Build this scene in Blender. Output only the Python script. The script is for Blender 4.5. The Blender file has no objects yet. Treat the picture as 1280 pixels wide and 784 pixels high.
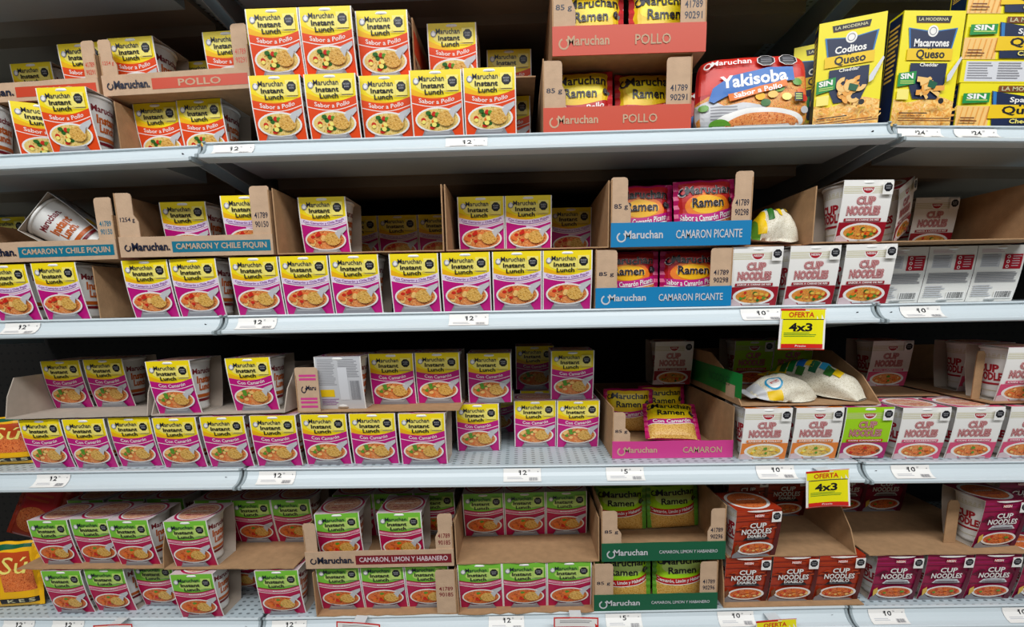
import bpy, bmesh, math, random
from mathutils import Vector, Matrix, Euler, noise

random.seed(7)
S = bpy.context.scene
COL = S.collection

# ------------------------------------------------------------------ camera
CAM = Vector((0.5598, -0.9134, 1.25))
PITCH, YAW, ROLL = 0.16176, -0.01934, -0.03149
FPX, PPX, PPY, RW, RH = 600.0, 640.0, 480.0, 1280.0, 784.0
cam_d = bpy.data.cameras.new('camera')
cam = bpy.data.objects.new('camera', cam_d)
COL.objects.link(cam)
FW = Vector((math.sin(YAW) * math.cos(PITCH), math.cos(YAW) * math.cos(PITCH), -math.sin(PITCH)))
_rt = Vector((math.cos(YAW), -math.sin(YAW), 0))
_up = _rt.cross(FW)
RT = math.cos(ROLL) * _rt + math.sin(ROLL) * _up
UP = -math.sin(ROLL) * _rt + math.cos(ROLL) * _up
m3 = Matrix((RT, UP, -FW)).transposed()
cam.matrix_world = Matrix.Translation(CAM) @ m3.to_4x4()
cam_d.sensor_width = 36.0
cam_d.lens = FPX / RW * 36.0
cam_d.shift_y = (PPY - RH / 2) / RW
cam_d.clip_start = 0.02
S.camera = cam

# ------------------------------------------------------------------ light
S.view_settings.view_transform = 'Standard'
S.view_settings.look = 'None'
S.view_settings.gamma = 1.0
S.view_settings.use_curve_mapping = False
S.view_settings.exposure = 0.0
wd = bpy.data.worlds.new('store_air')
S.world = wd
wd.use_nodes = True
wd.node_tree.nodes['Background'].inputs[0].default_value = (0.86, 0.93, 1.0, 1)
wd.node_tree.nodes['Background'].inputs[1].default_value = 0.035


def area(name, loc, target, sx, sy, power, col=(1, 1, 1)):
    d = bpy.data.lights.new(name, 'AREA')
    d.shape = 'RECTANGLE'
    d.size, d.size_y = sx, sy
    d.energy = power
    d.color = col
    o = bpy.data.objects.new(name, d)
    COL.objects.link(o)
    o.location = loc
    o.rotation_euler = (Vector(target) - Vector(loc)).to_track_quat('-Z', 'Y').to_euler()
    return o


area('ceiling_strip_light', (0.6, -1.6, 3.1), (0.6, -0.6, 0.9), 5.0, 0.35, 92, (0.97, 0.99, 1.0))
area('ceiling_strip_light', (0.6, -3.3, 3.1), (0.6, 0.0, 1.0), 6.0, 0.5, 38, (0.97, 0.99, 1.0))

# ------------------------------------------------------------------ materials


def lin(h):
    h = h.lstrip('#')
    r = []
    for i in (0, 2, 4):
        c = int(h[i:i + 2], 16) / 255
        r.append(c / 12.92 if c <= 0.04045 else ((c + 0.055) / 1.055) ** 2.4)
    return (r[0], r[1], r[2], 1)


MATS = {}


def mat(name, hexc, rough=0.45, metal=0.0, var=0.0, vscale=40.0, bump=0.0, bscale=200.0, spec=0.5):
    if name in MATS:
        return MATS[name]
    m = bpy.data.materials.new(name)
    m.use_nodes = True
    nt = m.node_tree
    b = nt.nodes['Principled BSDF']
    b.inputs['Base Color'].default_value = lin(hexc)
    b.inputs['Roughness'].default_value = rough
    b.inputs['Metallic'].default_value = metal
    b.inputs['Specular IOR Level'].default_value = spec
    if var or bump:
        tc = nt.nodes.new('ShaderNodeTexCoord')
    if var:
        n = nt.nodes.new('ShaderNodeTexNoise')
        n.inputs['Scale'].default_value = vscale
        n.inputs['Detail'].default_value = 4
        nt.links.new(tc.outputs['Object'], n.inputs['Vector'])
        r = nt.nodes.new('ShaderNodeMapRange')
        r.inputs[1].default_value, r.inputs[2].default_value = 0.3, 0.7
        r.inputs[3].default_value, r.inputs[4].default_value = 1 - var, 1 + var
        nt.links.new(n.outputs[0], r.inputs[0])
        mx = nt.nodes.new('ShaderNodeMix')
        mx.data_type = 'RGBA'
        mx.blend_type = 'MULTIPLY'
        mx.inputs[0].default_value = 1.0
        mx.inputs[6].default_value = lin(hexc)
        nt.links.new(r.outputs[0], mx.inputs[7])
        nt.links.new(mx.outputs[2], b.inputs['Base Color'])
    if bump:
        n2 = nt.nodes.new('ShaderNodeTexNoise')
        n2.inputs['Scale'].default_value = bscale
        n2.inputs['Detail'].default_value = 3
        nt.links.new(tc.outputs['Object'], n2.inputs['Vector'])
        bp = nt.nodes.new('ShaderNodeBump')
        bp.inputs['Strength'].default_value = bump
        bp.inputs['Distance'].default_value = 0.004
        nt.links.new(n2.outputs[0], bp.inputs['Height'])
        nt.links.new(bp.outputs[0], b.inputs['Normal'])
    MATS[name] = m
    return m


def food(name, stops, scale=260.0, dist=1.2, stretch=(1, 1, 1)):
    """printed noodle picture: swirling strands with bits, in the print's own coordinates"""
    m = bpy.data.materials.new(name)
    m.use_nodes = True
    nt = m.node_tree
    b = nt.nodes['Principled BSDF']
    b.inputs['Roughness'].default_value = 0.45
    tc = nt.nodes.new('ShaderNodeTexCoord')
    mp = nt.nodes.new('ShaderNodeMapping')
    mp.inputs['Scale'].default_value = stretch
    nt.links.new(tc.outputs['UV'], mp.inputs[0])
    w = nt.nodes.new('ShaderNodeTexNoise')
    w.inputs['Scale'].default_value = scale
    w.inputs['Detail'].default_value = 2.5
    w.inputs['Distortion'].default_value = dist
    nt.links.new(mp.outputs[0], w.inputs['Vector'])
    r = nt.nodes.new('ShaderNodeValToRGB')
    e = r.color_ramp.elements
    e[0].position, e[0].color = stops[0][0], lin(stops[0][1])
    e[1].position, e[1].color = stops[-1][0], lin(stops[-1][1])
    for p, c in stops[1:-1]:
        x = e.new(p)
        x.color = lin(c)
    nt.links.new(w.outputs[0], r.inputs[0])
    nt.links.new(r.outputs[0], b.inputs['Base Color'])
    MATS[name] = m
    return m


INK = {
    'white': '#F4F1EC', 'paper': '#ECE9E2', 'black': '#14131A', 'navy': '#151B33', 'yellow': '#FADF12', 'amber': '#F6B80E',
    'pale_yellow': '#FBEB7A', 'orange_red': '#EA4A16', 'magenta': '#C4107E', 'lavender': '#EBD9F0', 'purple': '#8E2A98',
    'lime': '#7CC53A', 'pale_lime': '#C2DE74', 'crimson': '#B80F4C', 'maroon': '#7C1020', 'pink': '#F29AB5', 'grey': '#8C8B90',
    'light_grey': '#C9C9CC', 'silver': '#DCDCE0', 'green': '#2E6B24', 'leaf': '#5E9A2C', 'red': '#D42A1C', 'shrimp': '#EE7A3C',
    'noodle': '#E9BC4C', 'brown': '#7A431C', 'deep_green': '#0E5C3C', 'teal': '#0C6F88', 'blue': '#0A7DB4', 'royal': '#1767B8',
    'gold': '#CFC79C', 'logo_red': '#B01228', 'diablo': '#AE3416', 'diablo_dark': '#5A100C', 'ember': '#C2481A', 'wine': '#9A1446',
    'wine_dark': '#5F0C2C', 'orange': '#EE7B1E', 'pasta': '#F0A848', 'pasta_light': '#F8C878', 'queso_navy': '#122348',
    'queso_blue': '#2C78B8', 'queso_yellow': '#F4E414', 'band_yellow': '#F2C812', 'sin_green': '#169040', 'hot_pink': '#D2408C',
    'tray_red': '#C8401E', 'offer_yellow': '#F8EC10', 'offer_red': '#D8231C', 'cyan': '#2C9CC8', 'cup_lime': '#A4D81C',
    'cup_pink': '#DC5078', 'cup_dark_red': '#9E0F24', 'cup_orange': '#EA8434', 'cup_plum': '#B0246C', 'stripe_orange': '#C8601C',
    'wash': '#D9C2C6', 'bag_red': '#C01C20', 'bag_magenta': '#B80E5C',
}


def ink(n):
    if n in MATS:
        return MATS[n]
    if n == 'kraft':
        return mat('kraft', '#AC8660', 0.85, var=0.10, vscale=60, bump=0.15, bscale=300)
    if n == 'kraft_light':
        return mat('kraft_light', '#C4A486', 0.85, var=0.07, vscale=50, bump=0.12, bscale=300)
    if n == 'board_grey':
        return mat('board_grey', '#B4A698', 0.85, var=0.06, vscale=50)
    return mat(n, INK[n], 0.38)


food('noodles_chicken', [(0.30, '#8A6A1C'), (0.40, '#E9B63C'), (0.5, '#F7E39A'), (0.6, '#E2B03C'), (0.72, '#F6E6B0')], 330, 1.5)
food('noodles_fork', [(0.34, '#A9701C'), (0.45, '#E0A23A'), (0.55, '#F2CE7C'), (0.66, '#C88A2C')], 300, 0.6, (1, 2.5, 1))
food('noodles_shrimp', [(0.32, '#8C3A14'), (0.42, '#DE6A30'), (0.5, '#F2A860'), (0.58, '#E8792E'), (0.70, '#F5D9A0')], 300, 1.4)
food('noodles_red', [(0.30, '#6E1C0C'), (0.42, '#D0521C'), (0.52, '#F0904A'), (0.62, '#C83C18'), (0.72, '#F2BC78')], 330, 1.4)
food('noodles_beef', [(0.30, '#6B4A14'), (0.40, '#D87A2C'), (0.48, '#F0B84C'), (0.55, '#D8481C'), (0.63, '#E8C060'), (0.72, '#5A7A24')], 280, 1.3)
food('pasta_print', [(0.30, '#D98A2C'), (0.42, '#F5B44C'), (0.52, '#FBD884'), (0.62, '#F0A848'), (0.75, '#FCE8B0')], 120, 0.8)
food('rice_print', [(0.34, '#B8AB8E'), (0.45, '#DDD4BD'), (0.56, '#EFE9D8'), (0.68, '#CFC4A8')], 60, 0.6, (1.0, 1.6, 1))
food('lid_print', [(0.30, '#A8543C'), (0.45, '#DC9474'), (0.6, '#F2C8A8'), (0.72, '#C8705A')], 200, 1.2)

# ------------------------------------------------------------------ text outlines
TXT = {}


def text2d(s, off=0.0, shear=0.0):
    k = (s, off, shear)
    if k in TXT:
        return TXT[k]
    cu = bpy.data.curves.new('t', 'FONT')
    cu.body = s
    cu.resolution_u = 2
    cu.offset = off
    cu.shear = shear
    cu.dimensions = '2D'
    cu.fill_mode = 'BOTH'
    o = bpy.data.objects.new('t', cu)
    COL.objects.link(o)
    dg = bpy.context.evaluated_depsgraph_get()
    me = bpy.data.meshes.new_from_object(o.evaluated_get(dg))
    vs = [(v.co.x, v.co.y) for v in me.vertices]
    fs = [tuple(p.vertices) for p in me.polygons]
    bpy.data.objects.remove(o)
    bpy.data.curves.remove(cu)
    bpy.data.meshes.remove(me)
    TXT[k] = (vs, fs)
    return TXT[k]


class Art:
    """flat print: layers of 2-D polygons; x to the right, y downwards, both in metres on the sheet"""

    def __init__(s, w, h):
        s.w, s.h, s.L, s.n = w, h, [], 0

    def add(s, vs, fs, m, lv=None):
        if lv is None:
            s.n += 1
            lv = s.n
        s.L.append((vs, fs, m, lv))
        return lv

    def poly(s, pts, m, lv=None):
        pts = [(x * s.w, y * s.h) for x, y in pts]
        return s.add(pts, [tuple(range(len(pts)))], m, lv)

    def rect(s, x0, y0, x1, y1, m, lv=None):
        return s.poly([(x0, y0), (x1, y0), (x1, y1), (x0, y1)], m, lv)

    def ell(s, cx, cy, rx, ry, m, lv=None, n=28, a0=0, a1=360):
        k = n if a1 - a0 >= 360 else n + 1
        return s.poly([(cx + rx * math.cos(math.radians(a0 + (a1 - a0) * i / n)), cy + ry * math.sin(math.radians(a0 + (a1 - a0) * i / n))) for i in range(k)], m, lv)

    def ring(s, cx, cy, rx, ry, t, m, lv=None, n=28, a0=0, a1=360):
        vs, fs = [], []
        for i in range(n + 1):
            a = math.radians(a0 + (a1 - a0) * i / n)
            for q in (1, 1 - t):
                vs.append(((cx + rx * q * math.cos(a)) * s.w, (cy + ry * q * math.sin(a)) * s.h))
        for i in range(n):
            fs.append((2 * i, 2 * i + 2, 2 * i + 3, 2 * i + 1))
        return s.add(vs, fs, m, lv)

    def strip(s, f0, f1, m, x0=0.0, x1=1.0, lv=None, n=14):
        vs, fs = [], []
        for i in range(n + 1):
            x = x0 + (x1 - x0) * i / n
            vs += [(x * s.w, f0(x) * s.h), (x * s.w, f1(x) * s.h)]
        for i in range(n):
            fs.append((2 * i, 2 * i + 2, 2 * i + 3, 2 * i + 1))
        return s.add(vs, fs, m, lv)

    def text(s, t, cx, cy, w, h, m, lv=None, off=0.0, shear=0.0, bend=None, base=None, rot=0.0):
        """w,h: the box of the un-thickened lettering"""
        bv, _ = text2d(t, 0.0, shear)
        vs, fs = text2d(t, off, shear)
        if not bv or not fs:
            return
        x0, x1 = min(p[0] for p in bv), max(p[0] for p in bv)
        y0, y1 = min(p[1] for p in bv), max(p[1] for p in bv)
        W, H = w * s.w, h * s.h
        o = []
        cr, sr = math.cos(rot), math.sin(rot)
        for x, y in vs:
            X = ((x - x0) / (x1 - x0) - 0.5) * W
            Y = -((y - y0) / (y1 - y0) - 0.5) * H
            X, Y = X * cr - Y * sr, X * sr + Y * cr
            px, py = cx * s.w + X, cy * s.h + Y
            if bend:
                py += bend(px / s.w) * s.h
            o.append((px, py))
        return s.add(o, fs, m, lv)

    def lines(s, x0, y0, x1, y1, n, m, lv=None, fill=0.45, rag=0.25):
        if lv is None:
            s.n += 1
            lv = s.n
        r = random.Random(int(x0 * 97 + y0 * 1013 + n))
        st = (y1 - y0) / n
        for i in range(n):
            s.rect(x0, y0 + i * st, x1 - (x1 - x0) * rag * r.random(), y0 + i * st + st * fill, m, lv)

    def bars(s, x0, y0, x1, y1, n, m, lv=None):
        if lv is None:
            s.n += 1
            lv = s.n
        r = random.Random(n)
        x, st = x0, (x1 - x0) / n
        for i in range(n):
            s.rect(x0 + i * st, y0, x0 + i * st + st * (0.25 + 0.5 * r.random()), y1, m, lv)


class MB:
    def __init__(s):
        s.v, s.f, s.mi, s.mats, s.uv, s.sm = [], [], [], [], [], []

    def m(s, name):
        mt = name if isinstance(name, bpy.types.Material) else ink(name)
        if mt not in s.mats:
            s.mats.append(mt)
        return s.mats.index(mt)

    def add(s, vs, fs, m, smooth=False, uv=None):
        b = len(s.v)
        s.v += [tuple(p) for p in vs]
        s.uv += uv if uv else [(p[0], p[2]) for p in vs]
        k = s.m(m)
        for f in fs:
            s.f.append(tuple(b + i for i in f))
            s.mi.append(k)
            s.sm.append(smooth)

    def box(s, x0, y0, z0, x1, y1, z1, m):
        v = [(x, y, z) for z in (z0, z1) for y in (y0, y1) for x in (x0, x1)]
        s.add(v, [(0, 2, 3, 1), (4, 5, 7, 6), (0, 1, 5, 4), (2, 6, 7, 3), (0, 4, 6, 2), (1, 3, 7, 5)], m)

    def prism(s, pts, fn0, fn1, m):
        """closed outline extruded between two mappings"""
        n = len(pts)
        v = [fn0(p) for p in pts] + [fn1(p) for p in pts]
        s.add(v, [tuple(range(n - 1, -1, -1)), tuple(range(n, 2 * n))] + [(i, (i + 1) % n, n + (i + 1) % n, n + i) for i in range(n)], m)

    def lathe(s, prof, m, n=28, sx=1.0, smooth=True, cap=True):
        v, f = [], []
        for r, z in prof:
            for i in range(n):
                a = 2 * math.pi * i / n
                v.append((r * sx * math.cos(a), r * math.sin(a), z))
        for k in range(len(prof) - 1):
            for i in range(n):
                j = (i + 1) % n
                f.append((k * n + i, k * n + j, (k + 1) * n + j, (k + 1) * n + i))
        s.add(v, f, m, smooth)
        if cap:
            s.add([(prof[-1][0] * sx * math.cos(2 * math.pi * i / n), prof[-1][0] * math.sin(2 * math.pi * i / n), prof[-1][1]) for i in range(n)], [tuple(range(n))], m)
            s.add([(prof[0][0] * sx * math.cos(2 * math.pi * i / n), prof[0][0] * math.sin(2 * math.pi * i / n), prof[0][1]) for i in range(n)], [tuple(range(n - 1, -1, -1))], m)

    def art(s, art, fn, cx=(), cy=(), smooth=False, clip=False):
        """fn(x, y, level) -> point; cx, cy: places (metres on the sheet) where the print is cut so that it follows a bend"""
        for vs, fs, m, lv in art.L:
            bm = bmesh.new()
            bv = [bm.verts.new((x, y, 0)) for x, y in vs]
            for f in fs:
                try:
                    bm.faces.new([bv[i] for i in f])
                except ValueError:
                    pass
            if any(len(f.verts) > 4 for f in bm.faces):
                bmesh.ops.triangulate(bm, faces=bm.faces[:])
            xs = [p[0] for p in vs]
            ys = [p[1] for p in vs]
            if clip:
                for co, no in (((0, 0, 0), (1, 0, 0)), ((art.w, 0, 0), (-1, 0, 0)), ((0, 0, 0), (0, 1, 0)), ((0, art.h, 0), (0, -1, 0))):
                    bmesh.ops.bisect_plane(bm, geom=bm.verts[:] + bm.edges[:] + bm.faces[:], plane_co=co, plane_no=no, clear_inner=True)
            for c in cx:
                if min(xs) < c < max(xs):
                    bmesh.ops.bisect_plane(bm, geom=bm.verts[:] + bm.edges[:] + bm.faces[:], plane_co=(c, 0, 0), plane_no=(1, 0, 0))
            for c in cy:
                if min(ys) < c < max(ys):
                    bmesh.ops.bisect_plane(bm, geom=bm.verts[:] + bm.edges[:] + bm.faces[:], plane_co=(0, c, 0), plane_no=(0, 1, 0))
            bm.verts.index_update()
            s.add([fn(v.co.x, v.co.y, lv) for v in bm.verts], [tuple(v.index for v in f.verts) for f in bm.faces], m, smooth,
                  uv=[(v.co.x, -v.co.y) for v in bm.verts])
            bm.free()

    def mesh(s, name):
        me = bpy.data.meshes.new(name)
        me.from_pydata(s.v, [], s.f)
        for m in s.mats:
            me.materials.append(m)
        me.polygons.foreach_set('material_index', s.mi)
        me.polygons.foreach_set('use_smooth', s.sm)
        ul = me.uv_layers.new(name='UVMap')
        li = [0] * len(me.loops)
        me.loops.foreach_get('vertex_index', li)
        flat = []
        for i in li:
            flat += s.uv[i]
        ul.data.foreach_set('uv', flat)
        me.update()
        return me


def link(name, me, parent=None):
    o = bpy.data.objects.new(name, me)
    COL.objects.link(o)
    if parent:
        o.parent = parent
    return o


USED = {}


def tag(o, label, cat, group=None, kind=None):
    o['label'] = label
    o['category'] = cat
    if group:
        o['group'] = group
    if kind:
        o['kind'] = kind
    USED[label] = USED.get(label, 0) + 1
    return o


# ------------------------------------------------------------------ shelving frame: three bays
PSI = math.radians(3)
ZS = {0: (1.875, 1.872, 1.868, 1.866, 1.860, 1.855),
      1: (1.555, 1.552, 1.556, 1.5455, 1.541, 1.531),
      2: (1.252, 1.248, 1.2484, 1.2328, 1.232, 1.229),
      3: (0.941, 0.945, 0.9452, 0.928, 0.926, 0.921),
      4: (0.607, 0.616, 0.6161, 0.6178, 0.617, 0.614),
      5: (0.225, 0.225, 0.225, 0.225, 0.225, 0.225)}
UEND = {0: (-.37, 1.45), 1: (-.395, 1.455), 2: (-.461, 1.493), 3: (-.53, 1.535), 4: (-.603, 1.578), 5: (-.6, 1.6)}
EL = Vector((math.cos(PSI), -math.sin(PSI), 0))
NL = Vector((math.sin(PSI), math.cos(PSI), 0))
BW = 1.22


def zat(s, b, u):
    z = ZS[s]
    if b == 'L':
        return z[1] + (z[0] - z[1]) * u / UEND[s][0]
    if b == 'M':
        return z[2] + (z[3] - z[2]) * u / BW
    return z[4] + (z[5] - z[4]) * (u - BW) / (UEND[s][1] - BW)


def slope(s, b):
    return zat(s, b, 1.0) - zat(s, b, 0.0)


def W3(s, b, u, d, h):
    z = zat(s, b, u) + h
    if b == 'L':
        p = EL * u + NL * d
        return Vector((p.x, p.y, z))
    return Vector((u, d, z))


def bayyaw(b):
    return -PSI if b == 'L' else 0.0


def put(o, s, b, u, d, h, yaw=0.0, pitch=0.0, roll=0.0):
    o.location = W3(s, b, u, d, h)
    o.rotation_euler = (pitch, roll - math.atan(slope(s, b)), yaw + bayyaw(b))
    return o


# back panel, floor
pegboard = mat('pegboard', '#1F1C19', 0.7)
_nt = pegboard.node_tree


def dots(m, sx, sz, r, dark, axes=('X', 'Z')):
    nt = m.node_tree
    b = nt.nodes['Principled BSDF']
    tc = nt.nodes.new('ShaderNodeTexCoord')
    sp = nt.nodes.new('ShaderNodeSeparateXYZ')
    nt.links.new(tc.outputs['Object'], sp.inputs[0])

    def cell(ax, st, wd):
        a = nt.nodes.new('ShaderNodeMath')
        a.operation = 'PINGPONG'
        a.inputs[1].default_value = st / 2
        nt.links.new(sp.outputs[ax], a.inputs[0])
        c = nt.nodes.new('ShaderNodeMath')
        c.operation = 'DIVIDE'
        c.inputs[1].default_value = wd
        nt.links.new(a.outputs[0], c.inputs[0])
        q = nt.nodes.new('ShaderNodeMath')
        q.operation = 'POWER'
        q.inputs[1].default_value = 2
        nt.links.new(c.outputs[0], q.inputs[0])
        return q
    a, c = cell(axes[0], sx, r[0]), cell(axes[1], sz, r[1])
    ad = nt.nodes.new('ShaderNodeMath')
    nt.links.new(a.outputs[0], ad.inputs[0])
    nt.links.new(c.outputs[0], ad.inputs[1])
    lt = nt.nodes.new('ShaderNodeMath')
    lt.operation = 'LESS_THAN'
    lt.inputs[1].default_value = 1.0
    nt.links.new(ad.outputs[0], lt.inputs[0])
    mx = nt.nodes.new('ShaderNodeMix')
    mx.data_type = 'RGBA'
    mx.inputs[6].default_value = b.inputs['Base Color'].default_value
    mx.inputs[7].default_value = lin(dark)
    nt.links.new(lt.outputs[0], mx.inputs[0])
    nt.links.new(mx.outputs[2], b.inputs['Base Color'])


dots(pegboard, 0.025, 0.025, (0.004, 0.004), '#0A0908')
steel = mat('shelf_steel', '#98A4A8', 0.42, spec=0.4)
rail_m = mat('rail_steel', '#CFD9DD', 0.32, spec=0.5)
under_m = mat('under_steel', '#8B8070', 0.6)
deck_m = mat('deck_steel', '#B9C6CC', 0.4)
dots(deck_m, 0.018, 0.014, (0.0042, 0.0026), '#6A757A', ('X', 'Y'))
dark_screw = mat('dark_screw', '#15171A', 0.5)

mb = MB()
mb.box(0.03, 0.515, 0.0, 2.9, 0.53, 2.25, pegboard)
_a, _b = EL * -1.3 + NL * 0.515, EL * 0.004 + NL * 0.515
mb.prism([(_a.x, _a.y), (_b.x, _b.y), (0.03, 0.53), (_a.x, _a.y + 0.015)], lambda p: (p[0], p[1], 0.0), lambda p: (p[0], p[1], 2.25), pegboard)
o = link('wall_back', mb.mesh('wall_back'))
o['kind'] = 'structure'
tile = mat('floor_tile', '#9A978F', 0.25, var=0.05, vscale=3)
mb = MB()
mb.box(-3.5, -4.5, -0.02, 4.7, 0.62, -0.0005, tile)
o = link('floor', mb.mesh('floor'))
o['kind'] = 'structure'

RAIL = [(0.0, 0.0), (-0.0030, -0.0004), (-0.0042, -0.0026), (-0.0012, -0.0042), (-0.0014, -0.0075), (-0.0040, -0.0140), (-0.0090, -0.0200), (-0.0160, -0.0250), (-0.0235, -0.0270),
        (-0.0260, -0.0270), (-0.0280, -0.0288), (-0.0280, -0.0330), (-0.0255, -0.0350), (-0.012, -0.0355), (0.0, -0.0355)]
BAYLAB = {'L': 'left bay', 'M': 'middle bay', 'R': 'right bay'}
SHLAB = {0: 'grey metal shelf above the topmost products', 1: 'grey metal shelf carrying the topmost products', 2: 'grey metal shelf carrying the second tier of products',
         3: 'grey metal shelf carrying the third tier of products', 4: 'grey metal shelf carrying the lowest visible tier', 5: 'grey metal base shelf at the very bottom'}
SPAN = {'L': (-0.95, -0.0048), 'M': (0.0048, BW - 0.0048), 'R': (BW + 0.0048, BW + 0.95)}


def make_shelf(s, b):
    root = bpy.data.objects.new('metal_shelf', None)
    COL.objects.link(root)
    u0, u1 = SPAN[b]
    um = {'L': u1, 'M': u0, 'R': u0}[b]
    put(root, s, b, um, 0, 0)
    a, c = u0 - um, u1 - um
    tag(root, '%s, %s' % (SHLAB[s], BAYLAB[b]), 'shelf', 'metal shelves of the aisle')
    # deck with a return flange and a stiffening rib below; the left bay stands at a slight angle, so its right end is cut square to the middle bay
    sk = math.tan(PSI) if b == 'L' else 0.0
    m = MB()
    m.prism([(a, 0.0), (c, 0.0), (c - sk * 0.51, 0.51), (a, 0.51)], lambda p: (p[0], p[1], -0.0005), lambda p: (p[0], p[1], -0.004), deck_m)
    link('deck', m.mesh('deck'), root)
    e = c - 0.045 - sk * 0.51
    m = MB()
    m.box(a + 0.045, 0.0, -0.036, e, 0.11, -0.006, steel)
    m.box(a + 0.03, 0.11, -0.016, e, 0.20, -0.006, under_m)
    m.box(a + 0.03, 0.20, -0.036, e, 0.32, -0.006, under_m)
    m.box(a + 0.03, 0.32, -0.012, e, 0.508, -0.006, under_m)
    link('underside', m.mesh('underside'), root)
    # bracket plates
    for x, q in ((a + 0.010, 0.0), (c - 0.010, sk)):
        m = MB()
        m.prism([(0.0, -0.006), (0.505, -0.006), (0.505, -0.075), (0.30, -0.066), (0.0, -0.034)], lambda p: (x - 0.0015 - q * p[0], p[0], p[1]), lambda p: (x + 0.0015 - q * p[0], p[0], p[1]), steel)
        link('bracket', m.mesh('bracket'), root)
    # price rail
    m = MB()
    n = len(RAIL)
    m.add([(a, y, z) for y, z in RAIL] + [(c, y, z) for y, z in RAIL], [(i, i + 1, n + i + 1, n + i) for i in range(n - 1)], rail_m)
    for x in (a, c):
        m.prism(RAIL, lambda p: (x - 0.0024, p[0] * 1.08 - 0.0018, p[1] * 1.06 + 0.0016), lambda p: (x + 0.0024, p[0] * 1.08 - 0.0018, p[1] * 1.06 + 0.0016), steel)
    rail_o = link('price_rail', m.mesh('price_rail'), root)
    for x in {'L': (c - 0.03,), 'M': (c - 0.03,), 'R': (a + 0.022,) if s in (2, 3) else ()}[b]:
        m = MB()
        nn = 12
        m.add([(x + 0.0022 * math.cos(6.2832 * i / nn), -0.0068 - 0.0022 * math.sin(6.2832 * i / nn) * 0.7, -0.0158 + 0.0022 * math.sin(6.2832 * i / nn) * 0.75) for i in range(nn)], [tuple(range(nn))], dark_screw)
        link('screw', m.mesh('screw'), rail_o)


for s_ in (0, 1, 2, 3, 4, 5):
    for b_ in 'LMR':
        make_shelf(s_, b_)

# ------------------------------------------------------------------ noodle cups: paper sleeve round a tapered cup
CWD, CDP, CH = 0.092, 0.092, 0.107
SETB = 0.0155
NSEG = 12


def setback(v):           # v: height above base
    t = max(0.0, min(1.0, 1 - v / CH)) * NSEG
    i = min(NSEG - 1, int(t))
    f = lambda k: SETB * (k / NSEG) ** 1.75
    return f(i) + (f(i + 1) - f(i)) * (t - i)


CUTS = [CH * i / NSEG for i in range(1, NSEG)]
EPS = 0.00013


def wave(u):
    return 0.355 + 0.085 * math.sin(math.pi * min(1, u * 0.95)) - 0.045 * u


def octagon(a, cx, cy, rx, ry, m):
    a.poly([(cx + rx * math.cos(math.radians(22.5 + 45 * i)), cy + ry * math.sin(math.radians(22.5 + 45 * i))) for i in range(8)], m)


def seal(a, cx, cy, r, plate='white', asp=CWD / CH):
    ry = r * asp
    a.rect(cx - r * 1.2, cy - ry * 1.2, cx + r * 1.2, cy + ry * 1.55, plate)
    octagon(a, cx, cy, r, ry, 'black')
    lv = a.n + 1
    a.n += 1
    a.text('EXCESO', cx, cy - ry * 0.25, r * 1.2, ry * 0.3, 'light_grey', lv)
    a.text('SODIO', cx, cy + ry * 0.22, r * 1.0, ry * 0.3, 'light_grey', lv)


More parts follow.
